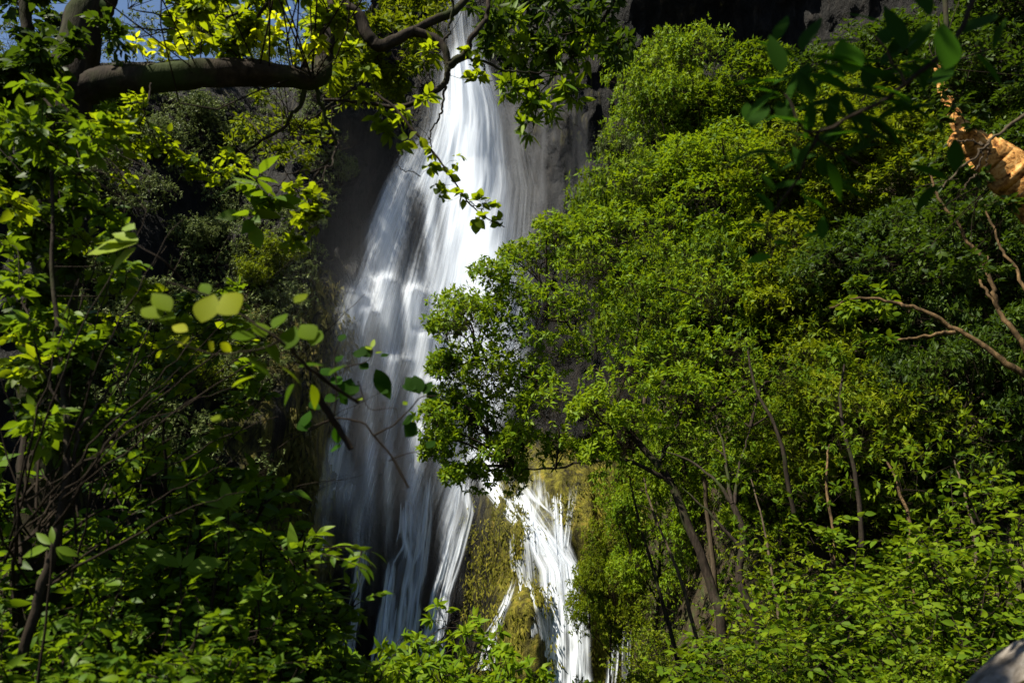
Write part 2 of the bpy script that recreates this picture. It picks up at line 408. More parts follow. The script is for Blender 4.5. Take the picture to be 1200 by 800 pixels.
# ------------------------------------------------------------------ setting: ground
def g(x, y):
    x = np.asarray(x, float); y = np.asarray(y, float)
    z = -1.7 - 9.3 * sstep(2.0, 24, y)
    s = x * 0.85 + (y - 20) * 0.52
    rise = np.interp(s, [0, 5, 12, 18, 25, 60], [0, 3, 9, 18, 27, 50])
    z = z + rise * sstep(3.0, 10.0, x - sstep(30, 55, y) * 3.0) * sstep(4, 14, y)
    z = z + sstep(3, 14, x) * (1 - sstep(4, 14, y)) * 3.0
    z = z + 13 * sstep(5, 30, -x) * sstep(2, 14, y)
    return z + 0.35 * fbm(x * .35, y * .35, 0.3, 4, 5)
xs = np.concatenate([np.linspace(-400, -60, 25)[:-1], np.linspace(-60, 60, 260), np.linspace(60, 400, 25)[1:]])
ys = np.concatenate([np.linspace(-300, -10, 20)[:-1], np.linspace(-10, 75, 200), np.linspace(75, 600, 20)[1:]])
def grid_faces(nr, nc):
    i = np.arange(nr - 1)[:, None]; j = np.arange(nc - 1)[None]
    return np.stack([i * nc + j, i * nc + j + 1, (i + 1) * nc + j + 1, (i + 1) * nc + j], -1).reshape(-1, 4)
XX, YY = np.meshgrid(xs, ys)
GZ = g(np.clip(XX, -60, 60), np.clip(YY, -10, 75))
GZ = np.where((YY > 62), np.minimum(GZ, -11.0), GZ)
G = Geo(); G.add(np.stack([XX, YY, GZ], -1), [grid_faces(*XX.shape)])
tag(G.build("ground", M_SOIL), kind='structure')

# ------------------------------------------------------------------ setting: cliff amphitheatre
CX = [-90, -60, -44, -33, -26, -19.5, -15, -11, -5, 3, 10, 20, 32, 45, 60, 90]
CY = [-40, -6, 12, 27, 38, 48, 54, 59, 61, 59.8, 58, 55, 48, 34, 12, -30]
def base_y(x):
    r = 0
    for k in (-3, -1.5, 0, 1.5, 3): r = r + np.interp(np.asarray(x) + k, CX, CY)
    return r / 5
MOUNDS = [(424, 362, 1.3, .8), (456, 336, 1.7, .85), (486, 346, 1.5, .75), (414, 392, 1.3, .8), (440, 380, 1.2, .6), (470, 430, 1.3, .8), (505, 400, 1.2, .8), (520, 455, 1.2, .9), (430, 470, 1.0, .9), (500, 510, 1.1, .8), (455, 540, 1.0, 1.0)]
def cliff_smooth(x, z):
    x = np.asarray(x, float); z = np.asarray(z, float)
    y = base_y(x) + 0.20 * (np.clip(z, -12, 27) + 12) - 7.5 + 1.5 * sstep(27, 40, z)
    y = y + 0.62 * np.clip(z - 3, 0, None) * sstep(-13.5, -22, x)     # the shaded side wall leans well back
    # ridge of hanging tufa left of the fall
    xr = -11.6 - 0.19 * (18 - z)
    y = y - 2.3 * np.exp(-((x - xr) / np.where(x > xr, 1.2, 3.5)) ** 2) * sstep(19, 14, z)
    # mossy bulge under the right-hand cascade
    y = y - 4.6 * np.exp(-((x - 3.2) / 5.0) ** 4) * np.sqrt(sstep(4.6, -2.0, z + 0.10 * (x - 1))) 
    y = y - 1.6 * np.exp(-((x - 0.2) / 1.7) ** 4) * sstep(-4.2, -5.5, z)
    # dark overhanging brow to the right of the fall
    y = y - 3.5 * sstep(2, 6, x) * sstep(36, 44, z)
    for (px, py, a, r) in MOUNDS:
        c = at(px, py, 57.0)
        dz = z - c[2]
        y = y - a * np.exp(-((x - c[0]) / r) ** 2) * 1.1 * np.where(dz > 0, np.exp(-(dz / 0.55) ** 2), np.exp(-(dz / 5.0) ** 2))
    return y
def cliff_y(x, z):
    y = cliff_smooth(x, z)
    calm = 1 - 0.85 * np.exp(-((x + 4.5) / 7.5) ** 6) 
    calm = np.maximum(calm, .75 * sstep(4.5, 1.5, z) * np.exp(-((x - 3.5) / 6.0) ** 4))
    y = y + calm * (2.2 * fbm(x * .09, z * .06, 1.7, 3, 11) + 1.0 * fbm(x * .3, z * .16, .2, 4, 21))
    rid = np.abs(vnoise(x * 1.1, z * .10, 3.3, 31)) + 0.5 * np.abs(vnoise(x * 2.6, z * .2, 3.3, 37))
    y = y - 0.55 * (1 - rid) * (0.3 + 0.7 * calm) + 0.25 * fbm(x * 1.2, z * .9, .5, 3, 41)
    led = np.abs(np.mod(z * .28 + .6 * vnoise(x * .12, z * .1, 0, 51), 1) - .5)
    return y + calm * 0.9 * (led - .25)
def ztop(x):
    return np.interp(x, [-90, -40, -29, -24, -18, -12, -8.5, 8, 20, 40, 90], [14, 18, 31, 36, 39, 42, 56, 58, 58, 54, 48]) + 1.6 * fbm(np.asarray(x) * .15, 0, 0, 4, 61)
cx = np.concatenate([np.linspace(-90, -42, 100)[:-1], np.linspace(-42, 30, 330), np.linspace(30, 90, 110)[1:]])
tz = np.concatenate([np.linspace(0, 1, 230), 1 + np.linspace(0, 1, 30)[1:]])
Xc, Tc = np.meshgrid(cx, tz)
ZT = ztop(Xc)
Zc = np.where(Tc <= 1, -14 + np.minimum(Tc, 1) * (ZT + 14), ZT + (Tc - 1) * 12 + 3 * sstep(1, 1.15, Tc) * (1 + fbm(Xc * .1, Tc * 30, 0, 4, 71)))
Yc = cliff_y(Xc, np.minimum(Zc, ZT)) + np.where(Tc > 1, (Tc - 1) * 160, 0)
moss = 0.05 + 0.42 * np.exp(-((Xc - 3.5) / 6.5) ** 4) * sstep(7, 3, Zc) + 0.28 * np.exp(-((Xc + 14.5) / 4.0) ** 4) * sstep(22, 12, Zc) - 0.35 * np.exp(-((Xc + 4.5) / 6.0) ** 4) * sstep(3, 8, Zc) + .25 * (Tc > 1) - 0.1 * np.exp(-((Xc + 6) / 4.5) ** 4)
G = Geo(); G.add(np.stack([Xc, Yc, Zc], -1), [grid_faces(*Xc.shape)], va=moss)
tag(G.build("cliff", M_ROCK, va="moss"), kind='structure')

# ------------------------------------------------------------------ setting: water
def on_cliff(px, py, off=0.3, it=40):
    """point of the rock face met by the line of sight, lifted off metres"""
    Y = np.full(np.shape(px), 57.0)
    for _ in range(it):
        p = at(px, py, Y); Y = 0.5 * Y + 0.5 * (cliff_smooth(p[..., 0], p[..., 2]) - off)
    return at(px, py, Y)
def blob(px, py, x, y, rx, ry, a):
    return a * np.exp(-((px - x) / rx) ** 2 - ((py - y) / ry) ** 2)
def fall_flow(px, py, k):
    f = 0 * px
    # tall free-falling column
    cxl = np.interp(py, [-40, 60, 110, 200, 260, 320, 380, 430], [534, 545, 550, 556, 566, 577, 584, 588])
    wd = np.interp(py, [-40, 60, 110, 200, 300, 430], [14, 19, 24, 30, 24, 26])
    f = f + 1.25 * np.exp(-np.abs((px - cxl) / wd) ** 2.6) * sstep(520, 400, py)
    f = f + 0.12 * np.exp(-((px - cxl - 25) / (wd * 2.0)) ** 2) * sstep(60, 140, py) * sstep(480, 330, py)
    f = f * (.25 + .75 * sstep(55, 95, py))
    # left fan
    q = 0 * px
    for (x, y, rx, ry, a) in [(497, 195, 30, 30, .5), (522, 160, 18, 50, .35), (452, 262, 13, 60, .75), (435, 285, 8, 40, .35), (470, 235, 8, 45, .35), (505, 262, 6, 55, .5), (528, 275, 10, 80, .6), (550, 270, 14, 80, .5),
                              (410, 362, 15, 38, .55), (428, 352, 8, 40, .4), (452, 365, 12, 42, .6), (486, 372, 13, 45, .6), (512, 365, 12, 80, .5), (540, 372, 16, 80, .55), (570, 390, 22, 80, .6),
                              (404, 440, 11, 50, .42), (428, 430, 9, 45, .42), (458, 440, 12, 50, .38), (486, 445, 9, 60, .36), (515, 470, 16, 60, .36), (560, 500, 22, 60, .4),
                              (392, 515, 15, 60, .5), (402, 560, 20, 50, .30), (434, 530, 8, 80, .42), (455, 560, 6, 80, .30), (486, 540, 10, 100, .5), (528, 580, 15, 80, .42), (380, 600, 10, 60, .3), (420, 630, 10, 60, .2)]:
        q = q + blob(px, py, x, y, rx, ry, a)
    f = f + 1.08 * q + .10 * blob(px, py, 470, 400, 75, 220, 1.0)
    return f
def sheet(name, mat, lp, rp, rows, off, flowf, nu=110, nv=220, wob=.25, seed=0, edge=.12):
    py = np.linspace(lp[0][1], lp[-1][1], nv)
    l = np.interp(py, [p[1] for p in lp], [p[0] for p in lp]); r = np.interp(py, [p[1] for p in rp], [p[0] for p in rp])
    u = np.linspace(0, 1, nu)
    px = l[:, None] * (1 - u) + r[:, None] * u; pyg = np.repeat(py[:, None], nu, 1)
    P = on_cliff(px, pyg, off)
    # falling water leaves the rock and lands on it in long smooth arcs, so even out the depth down each strand
    ker = np.ones(7) / 7
    # the column bulges out, thick in the middle
    if name == 'waterfall':
        cxl = np.interp(pyg, [-40, 60, 110, 200, 260, 320, 380, 430], [534, 545, 550, 556, 566, 577, 584, 588])
        P[..., 1] -= 1.6 * np.exp(-((px - cxl) / 26) ** 2) * sstep(430, 330, pyg)
    P[..., 1] += wob * fbm(u[None] * 14, pyg * .01, seed, 3, 80 + seed)
    fl = flowf(px, pyg) * sstep(0, edge, u[None]) * sstep(1, 1 - edge, u[None])
    uv = np.stack([np.repeat(u[None], nv, 0) + seed * .012, np.repeat(np.linspace(0, 1, nv)[:, None], nu, 1) + seed * .03 + (0 if name == 'waterfall' else seed * .61)], -1)
    G = Geo(); G.add(P, [grid_faces(nv, nu)], uv=uv.reshape(-1, 2), va=np.clip(fl, 0, 1.4))
    return tag(G.build(name, mat, uv=True, va="flow"), kind='structure')
LP = [(500, -40), (505, 60), (480, 150), (440, 220), (405, 300), (375, 380), (350, 480), (330, 600), (325, 720)]
RP = [(565, -40), (580, 60), (620, 130), (650, 220), (650, 320), (640, 420), (600, 520), (560, 620), (545, 720)]
for k, (m_, off, fa) in enumerate([(M_WATER, .40, 1.0), (M_WATER_FINE, .62, .95), (M_WATER, .85, .85), (M_WATER_FINE, 1.15, .75), (M_WATER_SOFT, 1.5, .6)]):
    sheet("waterfall", m_, LP, RP, 0, off, lambda px, py: fall_flow(px, py, 0) * fa, seed=k, nv=260, nu=130)
def stream(pts, off=.8, amp=.9, mat=M_STREAM, seed=0, nv=110, soft=1.35):
    pts = np.array(pts, float)
    lp = [(p[0] - p[2] * 1.15, p[1]) for p in pts]; rp = [(p[0] + p[2] * 1.15, p[1]) for p in pts]
    def fl(px, py):
        c = np.interp(py, pts[:, 1], pts[:, 0]); w = np.interp(py, pts[:, 1], pts[:, 2]); f = 0
        for k in range(4):
            ck = c + w * ((k - 1.5) * .36 + .5 * fbm(py * .018, k * 3.1, seed * 1.7, 2, 5)); wk = w * (.22 + .16 * vnoise(py * .03, k * 5.3, seed, 6))
            f = np.maximum(f, (1 - .18 * abs(k - 1.5)) * np.exp(-np.abs((px - ck) / np.maximum(wk, .8)) ** soft))
        f = f + .22 * np.exp(-((px - c) / (w * .7)) ** 2)
        return amp * f * sstep(pts[0, 1], pts[0, 1] + 45, py)
    return sheet("cascade", mat, lp, rp, 0, off, fl, nu=44, nv=nv, wob=.12, seed=seed, edge=.15)
STREAMS = [
    ([(478, 570, 10), (476, 640, 13), (466, 690, 14), (450, 815, 18)], .8),
    ([(462, 640, 6), (452, 700, 9), (440, 815, 12)], .8),
    ([(505, 540, 10), (498, 610, 10), (488, 680, 12), (470, 815, 15)], .7),
    ([(548, 540, 10), (541, 600, 14), (528, 650, 15), (514, 700, 15), (498, 815, 19)], .9),
    ([(384, 540, 7), (374, 640, 8), (364, 700, 10), (344, 815, 14)], .85),
    ([(430, 620, 8), (418, 700, 9), (400, 815, 12)], .6),
    ([(560, 470, 16), (566, 530, 20), (580, 575, 20), (606, 604, 20), (634, 632, 22), (655, 668, 26), (661, 720, 30), (663, 815, 34)], 1.2),
    ([(590, 545, 16), (615, 585, 20), (640, 622, 20), (660, 660, 20), (668, 720, 22)], .85),
    ([(652, 535, 7), (655, 590, 7), (657, 630, 7), (662, 680, 9)], .95),
    ([(628, 540, 22), (634, 600, 24), (644, 650, 22)], .35),
    ([(606, 590, 14), (612, 650, 16), (616, 690, 16), (630, 740, 18), (636, 815, 20)], .65),
    ([(640, 650, 10), (642, 700, 12), (646, 760, 14), (648, 815, 16)], .8),
    ([(618, 570, 5), (624, 610, 5), (628, 650, 6)], .8), ([(672, 560, 8), (668, 600, 6), (664, 640, 6)], .5),
    ([(604, 670, 5), (594, 706, 7), (578, 740, 9), (570, 785, 11)], .95),
    ([(722, 730, 7), (717, 780, 7), (713, 820, 8)], .9),
    ([(735, 722, 6), (733, 775, 7), (733, 820, 8)], .9),
]
for i, (p, a) in enumerate(STREAMS): stream(p, amp=a, seed=i, off=1.15 if i >= 14 else .8)
G = Geo()
xx, yy = np.meshgrid(np.linspace(-30, 14, 40), np.linspace(30, 62, 40)); G.add(np.stack([xx, yy, -10.4 + .05 * fbm(xx, yy, 0, 3, 3)], -1), [grid_faces(40, 40)])
m, t, o_ = mat_new("pool_water"); p = N_(t, "ShaderNodeBsdfPrincipled"); p.inputs['Base Color'].default_value = (.02, .05, .05, 1); p.inputs['Roughness'].default_value = .12; t.links.new(p.outputs[0], o_.inputs[0])
tag(G.build("water", m), kind='structure')
# drifting spray: a real volume hanging in the air beside and below the column
def mist(name, c, r, dens, sc, seed):
    G = Geo(); n, k = 24, 16
    th = np.linspace(0, 2 * math.pi, n, endpoint=False); ph = np.linspace(0.05, math.pi - .05, k)
    V = np.stack([np.sin(ph)[:, None] * np.cos(th) * r[0], np.sin(ph)[:, None] * np.sin(th) * r[1], np.cos(ph)[:, None] * np.ones(n) * r[2]], -1)
    i = np.arange(k - 1)[:, None]; j = np.arange(n)[None]; j2 = (j + 1) % n
    V = np.concatenate([V.reshape(-1, 3), [[0, 0, r[2]], [0, 0, -r[2]]]])
    G.add(V, [np.stack([i * n + j, i * n + j2, (i + 1) * n + j2, (i + 1) * n + j], -1).reshape(-1, 4)[:, ::-1],
              np.stack([np.full(n, k * n), np.arange(n), (np.arange(n) + 1) % n], -1), np.stack([np.full(n, k * n + 1), (k - 1) * n + (np.arange(n) + 1) % n, (k - 1) * n + np.arange(n)], -1)])
    m, t, o = mat_new(name)
    tc = N_(t, "ShaderNodeTexCoord"); mp = N_(t, "ShaderNodeMapping"); mp.inputs['Scale'].default_value = (1 / r[0], 1 / r[1], 1 / r[2]); t.links.new(tc.outputs['Object'], mp.inputs[0])
    ln = N_(t, "ShaderNodeVectorMath", operation='LENGTH'); t.links.new(mp.outputs[0], ln.inputs[0])
    fo = N_(t, "ShaderNodeMapRange", interpolation_type='SMOOTHSTEP'); fo.inputs[1].default_value = 1.0; fo.inputs[2].default_value = 0.1; t.links.new(ln.outputs['Value'], fo.inputs[0])
    nz = noise(t, sc, 4, .6, mapped(t, (1, 1, .16)), 1.2)
    mr = N_(t, "ShaderNodeMapRange"); mr.inputs[1].default_value = .45; mr.inputs[2].default_value = .75; t.links.new(nz.outputs[0], mr.inputs[0])
    mu = N_(t, "ShaderNodeMath", operation='MULTIPLY'); t.links.new(fo.outputs[0], mu.inputs[0]); t.links.new(mr.outputs[0], mu.inputs[1])
    md = N_(t, "ShaderNodeMath", operation='MULTIPLY', i_1=dens); t.links.new(mu.outputs[0], md.inputs[0])
    v = N_(t, "ShaderNodeVolumePrincipled"); v.inputs['Color'].default_value = (.9, .93, 1, 1); v.inputs['Anisotropy'].default_value = .2
    t.links.new(md.outputs[0], v.inputs['Density']); t.links.new(v.outputs[0], o.inputs['Volume'])
    ob = G.build(name, m); ob.location = c
    return tag(ob, kind='stuff')
mist("spray", at(625, 190, 53.0), (5.0, 2.2, 10.0), .22, .42, 1)
mist("spray", at(480, 420, 51.0), (9.0, 3.2, 13.0), .07, .25, 2)
mist("spray", at(590, 560, 50.0), (6.0, 2.5, 5.0), .07, .3, 3)
mist("spray", at(500, 380, 49.0), (15.0, 5.0, 22.0), .010, .12, 4)

# ------------------------------------------------------------------ plants: builders
UPV = np.array([0, 0, 1.0])
def connect(geo, skel, cen, r0=.05, r1=.012, mat=0, sides=5, seed=0, bend=.15):
    """a thin bough from the nearest lower point of the skeleton to each clump"""
    skel = np.asarray(skel); rng = np.random.default_rng(seed)
    for c in np.asarray(cen):
        dv = c - skel; d = np.linalg.norm(dv, axis=1) + np.where(dv[:, 2] < 0, 1.5 * -dv[:, 2], 0)
        a = skel[np.argmin(d)]; L = np.linalg.norm(c - a)
        if L < 1e-3: continue
        mid = (a + c) / 2 + rng.normal(size=3) * bend * L + UPV * .1 * L
        k = min(1.0, .35 + L / 4)
        p = smooth_path([a, mid, c], 8)
        tubes(geo, p, np.linspace(r0 * k, r1, 8), sides, mat)
def make_tree(name, label, cat, base, trunk, limbs, cen, rad, ntw, leafm, barkm=None, group=None, tr=(.16, .06), rough=.12, sides=10, conn=(.05, .012), seed=0, limb_r=None, **kw):
    """trunk: world points; limbs: lists of world points; cen/rad: foliage clumps in world space"""
    barkm = barkm or M_BARK; base = np.asarray(base, float)
    root = thing(name, base, label, cat, group)
    rng = np.random.default_rng(seed + 100)
    tp = smooth_path(trunk, 26, wob=tr[0] * .35, seed=seed)
    G = Geo(); tubes(G, tp, tr[1] + (tr[0] - tr[1]) * np.linspace(1, 0, 26) ** .8, sides, 0, rough, seed=seed)
    G.build("trunk", barkm, root, origin=base)
    sk = [tp[8:]]
    for i, l in enumerate(limbs):
        q = smooth_path(l, 18, wob=.05 * np.linalg.norm(np.asarray(l[-1]) - np.asarray(l[0])) * .3, seed=seed + i)
        q[0] = l[0]
        G = Geo(); r = (limb_r or tr[1] * .9) if not isinstance(limb_r, (list, tuple)) else limb_r[i]
        tubes(G, q, np.linspace(r, r * .22, 18), max(6, sides - 3), 0, rough, seed=seed + i)
        G.build("branch", barkm, root, origin=base); sk.append(q[3:])
    G = Geo()
    connect(G, np.concatenate(sk), cen, conn[0], conn[1], 0, 4, seed)
    crown(G, cen, rad, ntw, rng=rng, **kw)
    G.build("crown", [M_TWIG, leafm], root, origin=base)
    return root

def tree_proto(name, H, R, nc, ntw, leafm, seed, barkm=None, lean=.08, flat=.36, zc=.64, **kw):
    """a forest tree at the world origin, copied afterwards"""
    rng = np.random.default_rng(seed)
    lx, ly = rng.normal(size=2) * lean * H
    top = np.array([lx, ly, H * .8])
    trunk = [(0, 0, -1.5), (0, 0, 0), (lx * .2 + .15, ly * .2, H * .2), (lx * .5 - .1, ly * .5 + .1, H * .45), tuple(top)]
    c0 = np.array([lx * .8, ly * .8, H * zc])
    d = unit(rng.normal(size=(nc, 3))); d[:, 2] = np.where((d[:, 2] < 0) & (rng.random(nc) < .35), -d[:, 2], d[:, 2])
    cen = c0 + d * np.array([R, R, H * flat]) * (.3 + .72 * rng.random((nc, 1)) ** .6)
    cen *= 1 + rng.normal(size=(nc, 1)) * .03
    rad = R * (.2 + .15 * rng.random(nc)); rad = np.stack([rad * 1.15, rad * 1.15, rad * .95], 1) * (.75 + .5 * rng.random((nc, 1)))
    limbs = []
    for i in range(6):
        a = i * 1.05 + rng.random() * .6; s = .3 + .09 * i
        st = np.array([lx * s, ly * s, H * s]); e = c0 + np.array([math.cos(a) * R * .6, math.sin(a) * R * .6, H * (-.18 + .09 * i)])
        limbs.append([st, st * .55 + e * .45 + np.array([0, 0, H * .01]), e])
    return make_tree(name, "x", "tree", (0, 0, 0), trunk, limbs, cen, rad, ntw, leafm, barkm, tr=(H * .014, H * .004), seed=seed, limb_r=H * .006, conn=(.04, .012), **kw), H, R, zc

def shrub_proto(name, H, R, stems, leafm, seed, L=.12, m=12, ntw=10, W=.42, K=2, style='alt', stemm=None, up=.8, rnd=.85, droop=.25, barkm=None):
    """a many-stemmed shrub at the origin"""
    rng = np.random.default_rng(seed)
    root = thing(name, (0, 0, 0), "x", "shrub")
    G = Geo(); ends = []
    for i in range(stems):
        a = rng.random() * 6.283; rr = R * math.sqrt(rng.random()); h = H * (.5 + .5 * rng.random()) * (1 - .35 * (rr / R) ** 2)
        p = smooth_path([(rr * .1 * math.cos(a), rr * .1 * math.sin(a), -.4), (rr * .35 * math.cos(a), rr * .35 * math.sin(a), h * .4), (rr * .8 * math.cos(a + .2), rr * .8 * math.sin(a + .2), h * .8), (rr * math.cos(a), rr * math.sin(a), h)], 12, .015, seed + i)
        tubes(G, p, np.linspace(.012, .003, 12) * (H / 1.5) ** .5, 5, 0)
        for s in (.35, .5, .65, .8, .98): ends.append(p[int(s * 11)])
    G.build("stem", barkm or M_TWIG, root)
    ends = np.array(ends); G = Geo()
    crown(G, ends, R * (.22 + .18 * rng.random(len(ends))), ntw, m, L, W, style, K, up, rnd, droop, .0035, .75, rng, uv=True, lo=.35)
    G.build("foliage", [M_TWIG, leafm], root)
    return root, H, R

class Placer:
    """the first placing moves the prototype itself, later ones copy it"""
    def __init__(self, proto): self.root, self.H, self.R = proto[:3]; self.zc = proto[3] if len(proto) > 3 else None; self.used = False
    def put(self, loc, rz, sc, label, group=None):
        if not self.used:
            r = self.root; r.location = [float(c) for c in loc]; r.rotation_euler = (0, 0, rz); r.scale = sc; r['label'] = label
            if group: r['group'] = group
            self.used = True; return r
        return dup(self.root, loc, rz, sc, label, group)
    def tree(self, px, py, Y, rpx, label, rz=None, group="forest trees on the slope beside the waterfall", cliff=False):
        """crown centre seen at px, py at depth Y with radius rpx"""
        c = at(px, py, float(Y)); s = rpx * Y / FPX / self.R
        zg = float(g(c[0], c[1])); sz = (c[2] - zg) / (self.zc * self.H)
        sz = min(max(sz, .72 * s), 1.5 * s)
        z0 = c[2] - sz * self.zc * self.H
        return self.put((c[0], c[1], z0), rz if rz is not None else float(RNG.random() * 6.28), (s, s, sz), label, group)
    def shrub(self, px, py_top, Y, hpx, label, rz=None, group=None, wide=1.0, sink=None):
        """top of the shrub seen at px, py_top; hpx: how tall it shows"""
        c = at(px, py_top, float(Y)); h = hpx * Y / FPX; s = h / self.H
        zg = float(g(c[0], c[1])); z0 = c[2] - h
        if z0 > zg: s = (c[2] - zg) / self.H; z0 = zg
        return self.put((c[0], c[1], z0), rz if rz is not None else float(RNG.random() * 6.28), (s * wide, s * wide, s), label, group)

# ------------------------------------------------------------------ forest on the right-hand slope
RS = dict(style='rosette', m=7, L=.27, W=.40, K=1, up=.9, rnd=.6, zb=.7, twr=.007, start=.15, jit=.3)
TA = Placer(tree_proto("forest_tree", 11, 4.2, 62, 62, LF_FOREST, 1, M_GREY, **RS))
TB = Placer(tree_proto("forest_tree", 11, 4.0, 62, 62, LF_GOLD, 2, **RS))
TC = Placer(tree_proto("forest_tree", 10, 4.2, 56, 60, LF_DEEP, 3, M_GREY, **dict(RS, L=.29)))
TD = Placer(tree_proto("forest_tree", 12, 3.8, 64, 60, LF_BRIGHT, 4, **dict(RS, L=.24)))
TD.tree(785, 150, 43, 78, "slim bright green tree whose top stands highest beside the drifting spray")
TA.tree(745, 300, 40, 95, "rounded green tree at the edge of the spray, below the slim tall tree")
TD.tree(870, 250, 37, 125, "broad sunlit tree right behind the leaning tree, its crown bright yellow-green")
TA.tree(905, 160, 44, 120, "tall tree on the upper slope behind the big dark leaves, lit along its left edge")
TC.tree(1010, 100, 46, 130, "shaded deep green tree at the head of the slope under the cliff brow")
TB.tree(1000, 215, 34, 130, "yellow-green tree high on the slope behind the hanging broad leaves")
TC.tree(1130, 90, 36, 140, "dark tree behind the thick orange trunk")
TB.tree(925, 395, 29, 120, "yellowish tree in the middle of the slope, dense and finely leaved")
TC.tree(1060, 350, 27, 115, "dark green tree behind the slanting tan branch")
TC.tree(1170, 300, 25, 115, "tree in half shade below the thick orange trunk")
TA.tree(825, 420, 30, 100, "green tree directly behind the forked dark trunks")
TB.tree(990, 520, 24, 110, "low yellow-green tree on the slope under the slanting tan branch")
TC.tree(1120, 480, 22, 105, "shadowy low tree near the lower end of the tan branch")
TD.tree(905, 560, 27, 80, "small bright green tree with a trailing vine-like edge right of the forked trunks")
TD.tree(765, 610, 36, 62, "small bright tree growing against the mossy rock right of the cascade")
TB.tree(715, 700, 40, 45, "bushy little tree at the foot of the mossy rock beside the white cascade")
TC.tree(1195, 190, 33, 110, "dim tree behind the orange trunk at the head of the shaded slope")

# the leaning tree whose crown hangs across the fall
def pts(*a): return [at(p[0], p[1], p[2]) for p in a]
CL = [(545, 395, 22, 34), (530, 440, 22, 30), (560, 440, 23, 36), (590, 370, 23, 38), (575, 340, 23, 26), (620, 320, 24, 40), (600, 410, 22, 40), (640, 370, 22, 42), (660, 300, 24, 40), (690, 330, 23, 42),
      (700, 275, 25, 34), (730, 300, 25, 44), (620, 450, 22, 36), (585, 480, 22, 34), (540, 490, 22, 30), (525, 520, 22, 22), (560, 520, 22, 26), (590, 540, 22, 26), (640, 490, 21, 34), (600, 560, 22, 18), (560, 560, 22, 18),
      (660, 420, 23, 34), (680, 380, 25, 34), (740, 350, 24, 44), (770, 380, 24, 44), (760, 430, 22, 44), (720, 470, 21, 40), (690, 500, 21, 36), (740, 510, 20, 40), (790, 470, 21, 44), (800, 420, 23, 44),
      (660, 530, 21, 22), (830, 480, 21, 38), (700, 540, 20, 24), (780, 330, 25, 44), (820, 370, 25, 40), (640, 300, 25, 30), (606, 300, 24, 20), (520, 475, 22, 18), (680, 260, 25, 22), (770, 280, 26, 40), (845, 430, 23, 36), (570, 385, 22, 30), (520, 430, 22, 20), (522, 395, 22, 18), (535, 365, 22.3, 22), (512, 500, 22, 18), (512, 535, 22, 14), (550, 465, 21.6, 30), (575, 450, 21.4, 30), (600, 350, 22.5, 30), (555, 500, 21.6, 26), (535, 560, 21.8, 14), (610, 520, 21.5, 26)]
cen = np.array([at(a, b, c) + RNG.normal(size=3) * [0, .8, 0] for a, b, c, d in CL]); rad = np.array([d * c / FPX for a, b, c, d in CL]) * 1.2
LB = at(855, 800, 19.0); LB[2] = min(float(g(LB[0], LB[1])), LB[2])
make_tree("leaning_tree", "leaning tree with a dark curved trunk and a wide crown hanging across the waterfall", "tree", LB,
    [LB, at(848, 760, 19), at(835, 690, 19.3), at(808, 620, 19.6), at(778, 555, 20), at(735, 505, 20.5), at(715, 470, 21)],
    [pts((780, 560, 20), (730, 540, 20), (690, 540, 20.5), (640, 548, 21), (590, 545, 22)), pts((735, 505, 20.5), (705, 440, 22), (680, 400, 23), (640, 350, 23)), pts((745, 515, 20.4), (680, 470, 21), (620, 440, 22), (560, 420, 22)),
     pts((718, 474, 21), (740, 420, 23), (745, 350, 24), (720, 290, 25)), pts((770, 545, 20.1), (800, 480, 21), (815, 430, 22.5))],
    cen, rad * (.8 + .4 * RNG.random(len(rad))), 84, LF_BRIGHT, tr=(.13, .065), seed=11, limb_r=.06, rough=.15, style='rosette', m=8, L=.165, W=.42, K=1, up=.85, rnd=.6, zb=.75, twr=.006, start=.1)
CL = [(830, 540, 20, 34), (800, 560, 20, 30), (870, 500, 21, 40), (880, 460, 22, 40), (850, 560, 19, 26), (905, 500, 21, 36), (920, 450, 22, 36), (800, 520, 20, 30)]
cen = np.array([at(a, b, c) for a, b, c, d in CL]); rad = np.array([d * c / FPX for a, b, c, d in CL])
LB = at(897, 805, 17.0); LB[2] = min(float(g(LB[0], LB[1])), LB[2])
make_tree("crooked_tree", "slender crooked tree with an S-bent dark trunk standing beside the leaning tree", "tree", LB,
    [LB, at(890, 760, 17), at(878, 710, 17), at(865, 670, 17.2), at(872, 625, 17.4), at(858, 590, 17.6)],
    [pts((858, 590, 17.6), (835, 560, 18), (800, 535, 19), (770, 528, 19.5)), pts((860, 592, 17.6), (866, 550, 18.5), (880, 500, 20)), pts((857, 588, 17.6), (848, 530, 19), (835, 480, 20.5)), pts((866, 640, 17.3), (830, 600, 17.6), (800, 570, 18))],
    cen, rad, 70, LF_FOREST, tr=(.11, .06), seed=12, limb_r=.045, rough=.15, style='rosette', m=7, L=.14, W=.4, K=1, up=.85, rnd=.6, zb=.75, twr=.005)
# thin stems among them
def pole(label, pp, r, seed, mat=None, name="sapling"):
    q = smooth_path([at(*p) for p in pp], 20, .03, seed)
    base = q[0].copy(); root = thing(name, base, label, "sapling", None)
    G = Geo(); tubes(G, q, np.linspace(r, r * .35, 20), 7, 0, .15, seed=seed); G.build("trunk", mat or M_BARK, root, origin=base)
    ce = q[[11, 14, 17, 19]] + np.random.default_rng(seed).normal(size=(4, 3)) * .25
    G = Geo(); crown(G, ce, np.full(4, .55), 12, 7, .13, .42, 'rosette', 1, rng=np.random.default_rng(seed), twr=.004); G.build("foliage", [M_TWIG, LF_FOREST], root, origin=base)
pole("thin straight pale sapling left of the leaning trunk", [(838, 860, 21), (815, 740, 21), (790, 660, 21), (765, 600, 21.5), (755, 560, 22)], .06, 21, M_GREY)
pole("thin sapling behind the crooked trunk, bending to the right", [(925, 830, 15), (910, 700, 15.5), (895, 620, 16), (880, 560, 16.5)], .035, 22, M_GREY)
